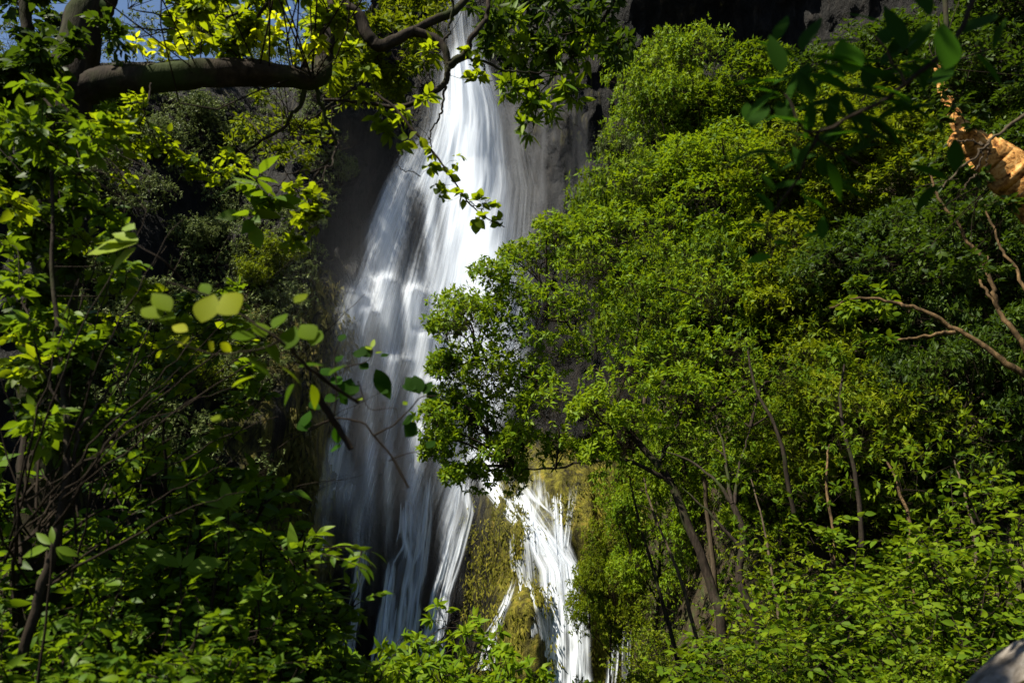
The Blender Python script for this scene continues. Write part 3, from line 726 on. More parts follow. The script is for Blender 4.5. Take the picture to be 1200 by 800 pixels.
pole("pale upright sapling stump among the shrubs on the slope", [(985, 760, 14), (978, 650, 14.5), (968, 560, 15), (972, 520, 15.5)], .04, 23, M_TANDULL)
pole("bare reddish sapling leaning over the shaded undergrowth", [(1075, 720, 13), (1068, 640, 13.3), (1060, 590, 13.6), (1040, 540, 14)], .05, 24, M_TANDULL)
pole("dark slim stem leaning left beside the yellow bush behind the trunks", [(800, 800, 23), (775, 700, 23), (752, 620, 23.3), (738, 560, 23.6)], .07, 26, M_BARK)
pole("dark upright stem in the middle of the forest slope", [(1010, 640, 17), (1003, 560, 17.2), (985, 480, 17.5), (990, 420, 18)], .06, 27, M_BARK)
pole("dark bent stem crossing the low yellow-green tree", [(930, 600, 19), (915, 520, 19), (885, 450, 19.5), (875, 400, 20)], .06, 28, M_BARK)
pole("slim sapling near the dark hollow, half hidden by leaves", [(1150, 720, 11), (1140, 620, 11.3), (1120, 540, 12)], .03, 25, M_GREY)

# ------------------------------------------------------------------ undergrowth on the slopes (nobody could count it)
def scatter(name, mat, n, xr, yr, L, ntw, rad, seed, test=None):
    rng = np.random.default_rng(seed)
    x = rng.uniform(*xr, n); y = rng.uniform(*yr, n); z = g(x, y)
    k = np.ones(n, bool) if test is None else test(x, y, z)
    P = np.stack([x, y, z + rad * .4], -1)[k]
    G = Geo(); crown(G, P, rad * (.6 + .8 * rng.random(len(P))), ntw, 6, L, .42, 'rosette', 1, rng=rng, twr=.005, zb=.9)
    return tag(G.build(name, [M_TWIG, mat]), kind='stuff')
scatter("undergrowth", LF_FOREST, 1500, (4, 34), (9, 52), .17, 16, .9, 31, lambda x, y, z: x > 3 + y * .08)
scatter("undergrowth", LF_GOLD, 700, (4, 30), (9, 48), .16, 16, .9, 32, lambda x, y, z: x > 3 + y * .08)
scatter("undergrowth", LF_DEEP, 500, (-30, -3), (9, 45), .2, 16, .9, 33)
scatter("undergrowth", LF_GOLD, 260, (1.5, 8), (13, 27), .12, 16, .7, 34)

# ------------------------------------------------------------------ plants close to the viewpoint
def bough(G, pp, r0, r1, n=40, sides=10, rough=.12, seed=0, wob=.02):
    """limb through pixel/depth points; radii in metres"""
    q = smooth_path([at(*p) for p in pp], n, wob, seed)
    tubes(G, q, r0 + (r1 - r0) * np.linspace(0, 1, n) ** .8, sides, 0, rough, seed=seed)
    return q
def fill(n, bx, by, yr, rpx, seed, keep=None):
    rng = np.random.default_rng(seed); c, r = [], []
    while len(c) < n:
        px, py, Y = rng.uniform(*bx), rng.uniform(*by), rng.uniform(*yr)
        if keep is not None and not keep(px, py): continue
        q = rng.uniform(*rpx); c.append(at(px, py, Y)); r.append(q * Y / FPX)
    return np.array(c), np.array(r)
def spot(lst, seed=0):
    return np.array([at(a, b, c) for a, b, c, d in lst]), np.array([d * c / FPX for a, b, c, d in lst])
def plant(name, label, cat, base, boughs, foliage, barkm=None, group=None, branch="branch", conn=(.006, .002), seed=0):
    """boughs: [(points, r0, r1, part name)], foliage: [(cen, rad, leaf material, ntw, kwargs, part name)]"""
    root = thing(name, base, label, cat, group); sk = []
    for i, b in enumerate(boughs):
        G = Geo(); q = bough(G, b[0], b[1], b[2], n=b[4] if len(b) > 4 else 36, sides=b[5] if len(b) > 5 else 8, seed=seed + i, wob=b[6] if len(b) > 6 else .02, rough=.16)
        G.build(b[3] if len(b) > 3 else branch, barkm or M_BARK, root, origin=base); sk.append(q)
    sk = np.concatenate(sk)
    for i, f in enumerate(foliage):
        G = Geo()
        connect(G, sk, f[0], conn[0], conn[1], 0, 4, seed + i, .2)
        crown(G, f[0], f[1], f[3], rng=np.random.default_rng(seed * 7 + i), uv=True, **f[4])
        G.build(f[5] if len(f) > 5 else "foliage", [M_TWIG, f[2]], root, origin=base)
    return root
ALT = dict(style='alt', m=10, K=3, L=.085, W=.52, up=.8, rnd=.65, twr=.0028, zb=.4, lo=.5, droop=.2)

# the dark tree with the thick limb
c1, r1 = fill(36, (-20, 135), (-30, 150), (4.2, 6.4), (20, 36), 1, lambda x, y: not (x < 62 and 8 < y < 62 and (x * 7 + y * 3) % 10 < 7))
c4, r4 = fill(30, (5, 125), (110, 520), (3.9, 4.7), (18, 36), 15)
_r = np.random.default_rng(16); shade_c5 = _r.uniform((-1.7, .5, 3.5), (.4, 2.0, 4.5), (34, 3)); shade_r5 = _r.uniform(.2, .35, 34)  # unseen clumps added overhead to shade the near broad leaves
shade_c6 = _r.uniform((-6.2, 2.3, 4.2), (-2.8, 5.0, 5.6), (14, 3)); shade_r6 = _r.uniform(.22, .36, 14)  # more unseen clumps, added to dapple the trunk and thicket with shade
c2, r2 = fill(30, (130, 400), (-40, 62), (4.6, 6.6), (16, 34), 2, lambda x, y: not (120 < x < 190 and y > 0))
c3, r3 = spot([(185, 62, 5, 14), (207, 66, 5, 16), (300, 50, 5, 18), (320, 40, 5.2, 18), (368, 52, 4.8, 16), (330, 28, 5, 18), (225, 40, 4.8, 16), (160, 55, 5, 14), (350, 70, 5, 12)])
plant("large_tree", "dark near tree whose thick mossy limb reaches out level across the view", "tree", at(60, 1000, 5.0),
    [([(45, 1000, 5.0), (52, 700, 5.0), (58, 420, 5.0), (72, 220, 5.0), (84, 110, 5.0), (100, 20, 5.05), (122, -90, 5.2)], .17, .125, "trunk", 60, 18, .03),
     ([(84, 112, 5.0), (120, 98, 5.0), (190, 92, 5.0), (260, 86, 5.05), (320, 88, 5.1), (356, 94, 5.15), (376, 88, 5.2), (381, 62, 5.25), (390, 20, 5.3), (396, -40, 5.4)], .125, .05, "branch", 70, 18, .012),
     ([(356, 95, 5.15), (352, 118, 5.2), (330, 150, 5.3), (290, 178, 5.4), (262, 205, 5.5)], .022, .005), ([(366, 92, 5.15), (380, 130, 5.3), (392, 170, 5.4), (370, 205, 5.5), (330, 235, 5.6)], .018, .004),
     ([(100, 40, 5.05), (130, 10, 5.1), (150, -60, 5.2)], .04, .03), ([(260, 20, 5.6), (215, 32, 5.6), (180, 34, 5.6), (140, 28, 5.6)], .014, .003), ([(300, 0, 5.6), (270, 20, 5.6), (230, 30, 5.6), (160, 44, 5.7)], .016, .003),
     ([(330, -30, 5.5), (290, 30, 5.5), (220, 24, 5.6), (150, 10, 5.7)], .018, .004), ([(110, -60, 5.15), (330, -500, 3.6), (560, -1500, 2.0)], .06, .02), ([(60, 300, 5), (20, 200, 5.2), (-20, 120, 5.4)], .05, .02), ([(20, 140, 5.5), (30, 60, 5.5), (28, -40, 5.5)], .05, .04)],  # the steep bough leaves the view to carry the added overhead clumps
    [(c1, r1, LF_DEEP, 10, dict(ALT, L=.085)), (shade_c5, shade_r5, LF_SHRUB, 12, dict(ALT, L=.1)), (shade_c6, shade_r6, LF_SHRUB, 12, dict(ALT, L=.1)), (c4, r4, LF_DEEP, 9, dict(ALT, L=.08)), (c2, r2, LF_CANOPY, 12, ALT), (c3, r3, LF_YELLOW, 4, dict(ALT, L=.085, m=5))], seed=3)

# drooping leafy sprays under the limb
c1, r1 = spot([(165, 125, 4.6, 18), (150, 140, 4.6, 16), (185, 165, 4.7, 18), (200, 180, 4.7, 18), (160, 175, 4.7, 14), (215, 190, 4.8, 12), (235, 195, 4.8, 18), (262, 208, 4.8, 14), (280, 195, 4.9, 14), (265, 180, 5, 12), (225, 205, 4.8, 12), (150, 215, 4.8, 12), (140, 195, 4.6, 14), (110, 165, 4.6, 14)])
plant("leafy_spray", "thin drooping spray of bright yellow-green leaves under the thick limb", "branch", at(172, 95, 4.6),
    [([(176, 98, 4.75), (168, 135, 4.6), (158, 175, 4.7), (148, 210, 4.8)], .006, .0025), ([(166, 140, 4.6), (190, 170, 4.7), (225, 190, 4.8), (265, 205, 4.8), (285, 195, 4.9)], .005, .002)],
    [(c1, r1 * 1.2, LF_CANOPY, 6, dict(ALT, L=.062, m=7, jit=.4))], M_TWIG, seed=4, conn=(.004, .002))
c1, r1 = spot([(350, 225, 4.2, 16), (368, 240, 4.2, 18), (355, 262, 4.2, 14), (372, 258, 4.2, 14), (345, 285, 4.2, 10)])
c2, r2 = spot([(300, 215, 4.0, 18), (318, 238, 4.0, 16), (295, 255, 4.0, 14)])
plant("leafy_spray", "hanging spray of glowing yellow leaves against the shaded rock face", "branch", at(360, 195, 4.2),
    [([(392, 172, 5.4), (385, 195, 4.4), (362, 230, 4.2), (350, 280, 4.2)], .006, .002), ([(385, 195, 4.4), (330, 210, 4.1), (298, 250, 4.0)], .005, .002)],
    [(c1, r1 * 1.25, LF_CANOPY, 6, dict(ALT, L=.062, m=7, jit=.4)), (c2, r2, LF_SHRUB, 3, dict(ALT, L=.14, m=4))], M_TWIG, seed=5, conn=(.004, .002))

# the twisting bough across the head of the fall
c1, r1 = fill(64, (385, 520), (-30, 128), (6.4, 8.2), (14, 26), 6, lambda x, y: y < 128 - max(0, x - 440) * .9)
c2, r2 = fill(16, (120, 400), (105, 190), (7.5, 9.0), (12, 24), 66, lambda x, y: x > 270 or y > 1e3)
c3, r3 = spot([(447, 140, 6, 14), (472, 134, 6, 14), (458, 152, 6, 12), (420, 110, 6, 12), (430, 80, 6, 14), (412, 60, 6, 12), (385, 90, 6, 12), (500, 118, 6.2, 12), (505, 62, 6.2, 12), (556, 60, 6.4, 12), (560, 90, 6.4, 12)])
plant("twisting_bough", "dark twisting bough forking in front of the head of the waterfall, hung with small leaves", "branch", at(400, -40, 6.3),
    [([(385, -60, 6.4), (397, 0, 6.3), (418, 18, 6.3), (432, 42, 6.3), (445, 54, 6.3), (462, 48, 6.3), (485, 36, 6.35), (512, 22, 6.4), (535, 12, 6.4), (552, -10, 6.5)], .075, .03, "branch", 60, 14, .01),
     ([(485, 37, 6.35), (505, 44, 6.35), (520, 56, 6.35), (525, 76, 6.35), (521, 98, 6.35), (505, 108, 6.35), (488, 119, 6.35), (470, 126, 6.35), (440, 122, 6.4), (405, 118, 6.4), (380, 117, 6.4)], .042, .012, "branch", 50, 12, .008),
     ([(524, 76, 6.35), (545, 62, 6.4), (556, 40, 6.4), (570, 22, 6.5), (574, 0, 6.5), (590, -30, 6.6)], .032, .018), ([(523, 82, 6.35), (541, 70, 6.4), (560, 70, 6.5), (590, 82, 6.7), (615, 86, 6.9), (645, 84, 7.1), (670, 88, 7.2)], .018, .006),
     ([(521, 100, 6.35), (519, 125, 6.35), (510, 142, 6.4), (504, 160, 6.4), (506, 172, 6.4)], .012, .005), ([(566, 74, 6.55), (570, 90, 6.6), (576, 94, 6.6)], .008, .003), ([(436, -30, 6.2), (437, 20, 6.3)], .016, .01), ([(530, -20, 6.3), (528, 30, 6.35), (520, 52, 6.35)], .014, .01),
     ([(620, 86, 6.9), (630, 104, 7.0), (634, 115, 7.0)], .008, .003), ([(405, 118, 6.4), (388, 132, 6.4), (392, 160, 6.4), (402, 175, 6.4)], .010, .003), ([(425, 100, 6.4), (404, 112, 6.4), (385, 125, 6.5), (350, 150, 6.6), (318, 172, 6.6)], .014, .003),
     ([(500, 112, 6.4), (492, 92, 6.5), (478, 84, 6.6), (465, 76, 6.7)], .008, .002), ([(512, 104, 6.4), (500, 84, 6.5), (496, 74, 6.6)], .007, .002)],
    [(c1, r1, LF_GOLD, 13, dict(ALT, L=.075, m=8, W=.42, K=2)), (c2, r2, LF_GOLD, 9, dict(ALT, L=.07, m=7, W=.42, K=2)), (c3, r3, LF_CANOPY, 5, dict(ALT, L=.10, m=5))], seed=7)
# pointed rosettes hanging beside it
c1, r1 = fill(26, (560, 730), (-20, 100), (8.2, 9.6), (14, 24), 8)
c2, r2 = spot([(595, 50, 8.5, 16), (612, 60, 8.5, 16), (600, 30, 8.5, 16), (640, 75, 8.6, 18), (665, 70, 8.6, 18), (690, 72, 8.8, 18), (655, 100, 8.6, 16), (670, 112, 8.6, 14), (632, 122, 8.4, 16), (645, 135, 8.4, 14), (625, 150, 8.4, 14), (618, 112, 8.4, 12), (595, 105, 8.4, 10), (715, 60, 8.8, 20), (700, 40, 8.8, 18), (645, 45, 8.8, 16)])
plant("overhanging_branch", "branch with rosettes of narrow olive-green leaves hanging before the spray", "branch", at(720, -30, 8.8),
    [([(760, -60, 9), (720, 0, 8.8), (690, 50, 8.7), (655, 82, 8.6), (635, 108, 8.4), (625, 150, 8.4)], .03, .006), ([(700, 36, 8.75), (660, 40, 8.7), (610, 50, 8.5), (590, 40, 8.5)], .012, .004), ([(640, 104, 8.4), (660, 130, 8.4), (685, 158, 8.4)], .006, .002), ([(665, 110, 8.6), (690, 130, 8.6)], .006, .002)],
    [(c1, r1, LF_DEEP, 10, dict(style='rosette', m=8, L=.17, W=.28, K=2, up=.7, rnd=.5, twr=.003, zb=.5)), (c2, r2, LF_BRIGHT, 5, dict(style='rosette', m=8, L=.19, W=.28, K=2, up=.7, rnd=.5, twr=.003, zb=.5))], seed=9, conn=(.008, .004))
# the long bare twig crossing the column
c1, r1 = spot([(478, 166, 5.2, 9), (470, 178, 5.2, 6), (505, 178, 5.2, 7), (504, 196, 5.2, 8), (512, 215, 5.2, 6), (516, 228, 5.2, 7), (527, 206, 5.2, 7), (543, 228, 5.2, 7), (535, 188, 5.2, 10), (565, 238, 5.2, 8), (560, 256, 5.2, 8), (588, 260, 5.2, 7), (585, 240, 5.2, 6)])
plant("bare_twig", "long thin drooping twig with a few round leaves crossing the white column", "twig", at(455, 110, 5.2),
    [([(440, 110, 5.3), (460, 124, 5.25), (484, 152, 5.2), (512, 184, 5.2), (531, 212, 5.2), (548, 236, 5.2), (568, 254, 5.2), (591, 266, 5.2)], .011, .004, "branch", 40, 7, .004), ([(490, 205, 5.2), (470, 198, 5.2), (465, 190, 5.2), (476, 178, 5.2)], .004, .0015), ([(548, 236, 5.2), (566, 245, 5.2), (572, 232, 5.2)], .004, .0015)],
    [(c1, r1, LF_CANOPY, 2, dict(ALT, L=.075, W=.75, m=4, twr=.002))], M_TWIG, seed=10, conn=(.003, .0015))

# tangled thicket
rng = np.random.default_rng(5)
for k, (lab, x0, y0, Yb, n) in enumerate([("dense dark thicket of crossing bare twigs beside the trunk of the dark near tree", 30, 640, 3.6, 38), ("second twiggy thicket rising behind the shining leaves of the low bushes", 150, 640, 5.5, 30)]):
    b = []
    for i in range(n):
        a = rng.uniform(-25, 75); ln = rng.uniform(220, 420); sx = x0 + rng.uniform(-60, 70); sy = y0 + rng.uniform(-60, 60)
        e = (sx + ln * math.sin(math.radians(a)), sy - ln * math.cos(math.radians(a)))
        Y1 = Yb + rng.uniform(-.5, .5)
        b.append(([(sx, sy, Yb), (sx * .65 + e[0] * .35 - 15, sy * .65 + e[1] * .35, Y1), (sx * .3 + e[0] * .7 - 10, sy * .3 + e[1] * .7 - 8, Y1), (*e, Y1 + .2)], rng.uniform(.003, .009), .0018, "branch", 20, 5, .018))
    c1, r1 = fill(30 if k == 0 else 24, (-20, 150) if k == 0 else (60, 330), (110, 560) if k == 0 else (330, 600), (Yb - .3, Yb + 1.0), (16, 34), 90 + k)
    c2, r2 = fill(14, (0, 170) if k == 0 else (120, 300), (150, 500) if k == 0 else (360, 540), (Yb - .3, Yb + .8), (12, 24), 93 + k)
    plant("thicket", lab, "thicket", at(x0, 900, Yb), b, [(c1, r1, LF_SHRUB, 9, dict(ALT, L=.065 + .02 * k, m=8)), (c2, r2, LF_CANOPY, 6, dict(ALT, L=.075 + .02 * k, m=6))], M_TWIG, seed=20 + k, conn=(.005, .002))
plant("young_tree", "thin dark stem rising through the low bushes in a gentle curve", "young tree", at(10, 860, 3.4),
    [([(6, 860, 3.4), (34, 740, 3.4), (58, 660, 3.4), (76, 580, 3.4), (78, 520, 3.4), (72, 440, 3.5), (64, 330, 3.6), (60, 200, 3.7)], .024, .008, "trunk", 50, 8, .008), ([(76, 560, 3.4), (110, 480, 3.5), (170, 420, 3.6), (230, 395, 3.7)], .008, .003), ([(74, 480, 3.45), (40, 400, 3.5), (20, 320, 3.6)], .008, .003)],
    [(*fill(10, (0, 220), (230, 440), (3.4, 3.8), (14, 26), 97), LF_SHRUB, 4, dict(ALT, L=.07, m=6))], M_BARK, seed=30)

# single big leaves: helper for hand-placed leaves (pixel of the base, pixel of the tip, depth, width ratio)
def big_leaves(lst, K=8, seed=0, droop=.12, fold=.16, prof=.85, tint=None, lobes=0.0):
    G = Geo(); rng = np.random.default_rng(seed)
    for (bx, by, tx, ty, Y, wr, face, *tn) in lst:
        B, T = at(bx, by, Y), at(tx, ty, Y + .02)
        D = T - B; L = np.linalg.norm(D); D = D / L
        side = np.cross(D, [0, 1.0, 0]); view = np.cross(side, D)     # faces the viewer
        N = unit((unit(-view) if unit(-view)[1] < 0 else unit(view)) * face + UPV * (1 - face) + rng.normal(size=3) * .12)
        leaves(G, B[None], D[None], N[None], L, L * wr, K, fold, droop, np.array([tn[0] if tn else rng.random()]), 1, True, prof, lobes)
    return G
# blurred near sprig with yellow leaves
root = plant("near_sprig", "out-of-focus sprig close by with glowing yellow and green leaves below the grey cliff", "branch", at(300, 470, 2.0),
    [([(420, 470, 2.3), (372, 440, 2.1), (330, 400, 2.0), (290, 375, 2.0), (240, 345, 2.0), (195, 330, 2.0)], .006, .002, "branch", 30, 6, .004), ([(330, 400, 2.0), (300, 410, 2.0), (250, 415, 2.0), (205, 400, 2.0)], .003, .0015, "branch", 20, 6, .004)], [], M_TWIG, seed=40)
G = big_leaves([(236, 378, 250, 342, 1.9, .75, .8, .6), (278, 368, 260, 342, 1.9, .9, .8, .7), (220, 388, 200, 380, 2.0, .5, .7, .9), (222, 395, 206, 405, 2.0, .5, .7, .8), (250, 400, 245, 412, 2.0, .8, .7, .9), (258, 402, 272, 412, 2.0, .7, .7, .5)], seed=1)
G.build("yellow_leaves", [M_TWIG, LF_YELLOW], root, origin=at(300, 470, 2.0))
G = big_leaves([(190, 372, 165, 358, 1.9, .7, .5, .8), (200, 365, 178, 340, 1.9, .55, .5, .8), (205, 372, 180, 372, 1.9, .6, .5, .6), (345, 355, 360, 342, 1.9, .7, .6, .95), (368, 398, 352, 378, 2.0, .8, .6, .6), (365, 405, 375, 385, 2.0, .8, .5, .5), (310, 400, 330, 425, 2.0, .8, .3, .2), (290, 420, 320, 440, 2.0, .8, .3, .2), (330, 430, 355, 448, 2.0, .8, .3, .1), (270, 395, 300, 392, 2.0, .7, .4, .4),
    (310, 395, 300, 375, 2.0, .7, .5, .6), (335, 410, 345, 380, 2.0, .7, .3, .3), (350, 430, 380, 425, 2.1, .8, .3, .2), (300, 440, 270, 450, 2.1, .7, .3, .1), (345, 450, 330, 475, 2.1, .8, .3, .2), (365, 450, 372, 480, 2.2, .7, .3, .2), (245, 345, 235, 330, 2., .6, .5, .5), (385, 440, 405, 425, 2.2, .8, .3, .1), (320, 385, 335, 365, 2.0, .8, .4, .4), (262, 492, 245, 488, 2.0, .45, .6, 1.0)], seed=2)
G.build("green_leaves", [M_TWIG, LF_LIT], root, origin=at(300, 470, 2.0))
# pale lobed leaf
b0 = at(180, 300, 2.6); root = plant("lobed_leaf_twig", "twig carrying one large pale green lobed leaf beneath the leafy spray", "branch", b0, [([(215, 330, 2.7), (190, 305, 2.6), (165, 290, 2.6), (160, 285, 2.6)], .004, .0015, "branch", 16, 6, .003)], [], M_TWIG, seed=41)
G = big_leaves([(162, 284, 98, 292, 2.6, .5, .45, .9), (160, 290, 124, 318, 2.6, .55, .5, .95), (162, 282, 130, 270, 2.6, .45, .4, .8), (160, 285, 110, 280, 2.6, .4, .4, .9), (158, 268, 142, 265, 2.6, .7, .5, .6)], K=12, seed=3, lobes=.12)
G.build("leaf", [M_TWIG, LF_BRIGHT], root, origin=b0)
# dark silhouetted twig before the veil
b0 = at(430, 640, 3.0)
root = plant("dark_leafy_twig", "dark angular twig with round leaves silhouetted against the lower water veil", "branch", b0,
    [([(478, 572, 3.0), (462, 540, 3.0), (438, 510, 3.0), (425, 496, 3.0), (405, 490, 3.0), (388, 492, 3.0), (372, 498, 3.0), (360, 503, 3.0)], .0055, .003, "branch", 30, 6, .003), ([(438, 510, 3.0), (460, 498, 3.0), (478, 482, 3.0), (492, 466, 3.0), (512, 464, 3.0)], .0045, .002, "branch", 24, 6, .003),
     ([(365, 450, 2.9), (382, 478, 2.95), (398, 505, 3.0), (412, 526, 3.0)], .014, .011, "branch", 20, 8, .003), ([(420, 446, 3.0), (432, 478, 3.0), (462, 478, 3.0), (466, 490, 3.0)], .0025, .0015, "branch", 16, 5, .002), ([(388, 432, 3.0), (415, 428, 3.0), (432, 422, 3.0), (436, 408, 3.0)], .003, .0015, "branch", 16, 5, .002), ([(455, 540, 3.02), (475, 532, 3.0), (494, 528, 3.0)], .003, .0015, "branch", 16, 5, .002), ([(390, 495, 3.0), (394, 460, 3.0), (392, 420, 3.0), (398, 400, 3.0)], .0035, .002, "branch", 16, 5, .002)], [], M_TWIG, seed=42)
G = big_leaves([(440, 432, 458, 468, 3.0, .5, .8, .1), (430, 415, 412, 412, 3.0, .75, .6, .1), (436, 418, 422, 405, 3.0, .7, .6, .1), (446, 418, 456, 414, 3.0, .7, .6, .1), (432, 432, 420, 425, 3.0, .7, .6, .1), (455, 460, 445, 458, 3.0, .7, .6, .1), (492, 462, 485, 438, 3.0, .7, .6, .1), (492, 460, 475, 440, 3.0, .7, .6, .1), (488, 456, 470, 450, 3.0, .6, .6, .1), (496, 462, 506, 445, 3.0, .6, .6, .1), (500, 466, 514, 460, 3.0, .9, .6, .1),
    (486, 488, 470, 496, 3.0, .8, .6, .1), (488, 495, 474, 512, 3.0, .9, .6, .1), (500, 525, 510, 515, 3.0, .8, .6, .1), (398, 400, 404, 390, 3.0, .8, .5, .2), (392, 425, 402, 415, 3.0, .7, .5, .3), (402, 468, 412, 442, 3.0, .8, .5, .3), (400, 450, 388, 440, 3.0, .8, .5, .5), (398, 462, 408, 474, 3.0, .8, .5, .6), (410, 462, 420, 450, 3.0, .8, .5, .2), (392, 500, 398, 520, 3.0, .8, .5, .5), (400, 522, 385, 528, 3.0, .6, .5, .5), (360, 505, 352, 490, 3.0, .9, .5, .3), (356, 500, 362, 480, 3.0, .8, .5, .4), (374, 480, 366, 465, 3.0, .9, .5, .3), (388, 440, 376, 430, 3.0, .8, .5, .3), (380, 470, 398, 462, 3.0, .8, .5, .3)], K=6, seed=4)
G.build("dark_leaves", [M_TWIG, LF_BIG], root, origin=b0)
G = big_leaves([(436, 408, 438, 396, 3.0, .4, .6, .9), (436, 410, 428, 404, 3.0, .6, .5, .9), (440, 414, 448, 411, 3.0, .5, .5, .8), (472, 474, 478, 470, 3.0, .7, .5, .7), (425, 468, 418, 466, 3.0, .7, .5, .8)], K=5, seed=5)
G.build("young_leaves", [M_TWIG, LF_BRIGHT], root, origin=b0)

# broad leaves hanging close by, upper right
b0 = at(1150, -60, 1.7)
root = plant("broadleaf_branch", "out-of-focus branch close by with large dark broad leaves, one catching the light", "branch", b0,
    [([(1180, -80, 1.7), (1120, 40, 1.7), (1060, 100, 1.7), (1000, 135, 1.7), (950, 155, 1.7), (920, 110, 1.7)], .008, .003, "branch", 30, 7, .006), ([(1060, 100, 1.7), (1040, 60, 1.7), (1010, 30, 1.7)], .004, .002, "branch", 16, 6, .004), ([(960, 155, 1.7), (930, 215, 1.75), (900, 260, 1.8), (905, 300, 1.8)], .004, .002, "branch", 20, 6, .004), ([(950, 155, 1.7), (1000, 190, 1.75), (1040, 210, 1.8)], .003, .0015, "branch", 16, 6, .004)], [], M_TWIG, seed=43)
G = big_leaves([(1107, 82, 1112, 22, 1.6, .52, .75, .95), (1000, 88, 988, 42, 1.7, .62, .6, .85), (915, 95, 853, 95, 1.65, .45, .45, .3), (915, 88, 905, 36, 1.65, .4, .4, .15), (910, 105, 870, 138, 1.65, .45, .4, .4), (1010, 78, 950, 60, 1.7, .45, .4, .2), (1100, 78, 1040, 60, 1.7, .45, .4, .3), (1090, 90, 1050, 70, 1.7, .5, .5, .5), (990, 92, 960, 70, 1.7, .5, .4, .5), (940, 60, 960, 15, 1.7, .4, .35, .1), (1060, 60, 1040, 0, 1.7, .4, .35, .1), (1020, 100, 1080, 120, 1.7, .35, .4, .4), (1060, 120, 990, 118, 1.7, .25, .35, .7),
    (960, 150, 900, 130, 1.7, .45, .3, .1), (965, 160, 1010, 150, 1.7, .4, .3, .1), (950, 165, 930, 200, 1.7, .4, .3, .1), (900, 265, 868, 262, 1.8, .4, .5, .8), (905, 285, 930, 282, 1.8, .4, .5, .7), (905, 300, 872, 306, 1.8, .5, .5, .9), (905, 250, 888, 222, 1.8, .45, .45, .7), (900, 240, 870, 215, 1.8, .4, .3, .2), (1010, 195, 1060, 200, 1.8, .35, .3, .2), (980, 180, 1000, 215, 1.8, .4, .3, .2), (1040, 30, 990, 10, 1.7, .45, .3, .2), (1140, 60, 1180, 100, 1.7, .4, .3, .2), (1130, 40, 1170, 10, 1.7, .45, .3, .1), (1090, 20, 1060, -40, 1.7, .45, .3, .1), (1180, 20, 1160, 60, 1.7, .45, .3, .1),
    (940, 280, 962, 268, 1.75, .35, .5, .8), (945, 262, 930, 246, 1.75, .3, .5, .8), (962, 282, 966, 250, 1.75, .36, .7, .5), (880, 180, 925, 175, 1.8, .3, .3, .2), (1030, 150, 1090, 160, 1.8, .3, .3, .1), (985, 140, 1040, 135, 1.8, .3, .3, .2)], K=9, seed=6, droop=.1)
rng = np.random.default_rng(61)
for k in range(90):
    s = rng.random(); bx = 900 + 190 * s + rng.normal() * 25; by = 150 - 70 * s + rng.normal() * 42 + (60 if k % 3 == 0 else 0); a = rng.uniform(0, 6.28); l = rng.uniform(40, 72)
    t = big_leaves([(bx, by, bx + l * math.cos(a), by + l * .7 * math.sin(a), rng.uniform(1.75, 2.1), rng.uniform(.34, .46), .35, rng.uniform(0, .35))], K=6, seed=k, droop=.12)  # low tints paint overhead shade into these extra leaves
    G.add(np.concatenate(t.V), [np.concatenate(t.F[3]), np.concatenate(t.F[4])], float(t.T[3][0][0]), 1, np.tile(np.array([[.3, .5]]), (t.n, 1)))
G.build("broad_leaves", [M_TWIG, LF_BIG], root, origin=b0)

# orange-barked trunk and slanting tan branches
b0 = at(1400, 420, 6.0)
root = thing("orange_trunk", b0, "thick leaning trunk with peeling orange bark and a broken knotted stub", "tree")
G = Geo(); q = smooth_path(pts((1400, 430, 6.2), (1280, 300, 6.1), (1215, 232, 6.0), (1185, 203, 6.0), (1160, 182, 6.0), (1140, 166, 6.0), (1124, 146, 6.05), (1110, 118, 6.15), (1098, 80, 6.3)), 90, .015, 51)
tubes(G, q, np.interp(np.linspace(0, 8, 90), [0, 1, 2, 3, 4, 5, 6, 7, 8], [.24, .21, .19, .185, .16, .10, .06, .045, .03]), 22, 0, .03, seed=51); G.build("trunk", M_TAN, root, origin=b0)
G = Geo(); bough(G, [(1165, 180, 6.02), (1140, 155, 6.05), (1122, 140, 6.1), (1112, 118, 6.2), (1104, 92, 6.3), (1110, 40, 6.5), (1100, -150, 6.8), (1090, -420, 7.2)], .035, .02, 30, 10, .12, 53, .02); G.build("branch", M_BARK, root, origin=b0)  # upper reach runs out of view to the added crown
G = Geo(); bough(G, [(1150, 172, 5.92), (1132, 158, 5.9), (1120, 164, 5.88), (1121, 178, 5.86), (1127, 192, 5.85)], .085, .015, 30, 14, .14, 52, .01); G.build("knot", M_TAN, root, origin=b0)
c1, r1 = fill(36, (1080, 1230), (40, 340), (6.4, 7.4), (14, 26), 98, lambda x, y: y - 165 - (x - 1130) * .75 > 46 or y < 100)
c0, r0_ = spot([(1150, 207, 5.8, 10), (1185, 240, 5.8, 12), (1108, 195, 5.8, 12), (1132, 205, 5.8, 10), (1150, 130, 6.4, 10), (1118, 128, 5.7, 13), (1104, 108, 5.7, 14), (1128, 118, 5.9, 12), (1100, 145, 5.7, 12), (1112, 90, 5.8, 14), (1095, 75, 5.8, 14), (1140, 150, 5.8, 7)]); c1 = np.vstack([c1, c0]); r1 = np.concatenate([r1, r0_])
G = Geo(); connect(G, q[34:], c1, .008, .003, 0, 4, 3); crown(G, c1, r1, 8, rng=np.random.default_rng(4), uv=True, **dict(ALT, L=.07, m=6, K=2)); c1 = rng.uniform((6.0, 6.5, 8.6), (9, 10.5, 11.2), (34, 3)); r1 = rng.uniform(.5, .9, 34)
connect(G, np.array([at(1090, -420, 7.2)]), c1, .03, .01, 0, 4, 5); crown(G, c1, r1, 22, rng=np.random.default_rng(6), uv=True, **dict(ALT, L=.12, m=8, K=2))  # unseen crown above the view, added to shade the near right edge
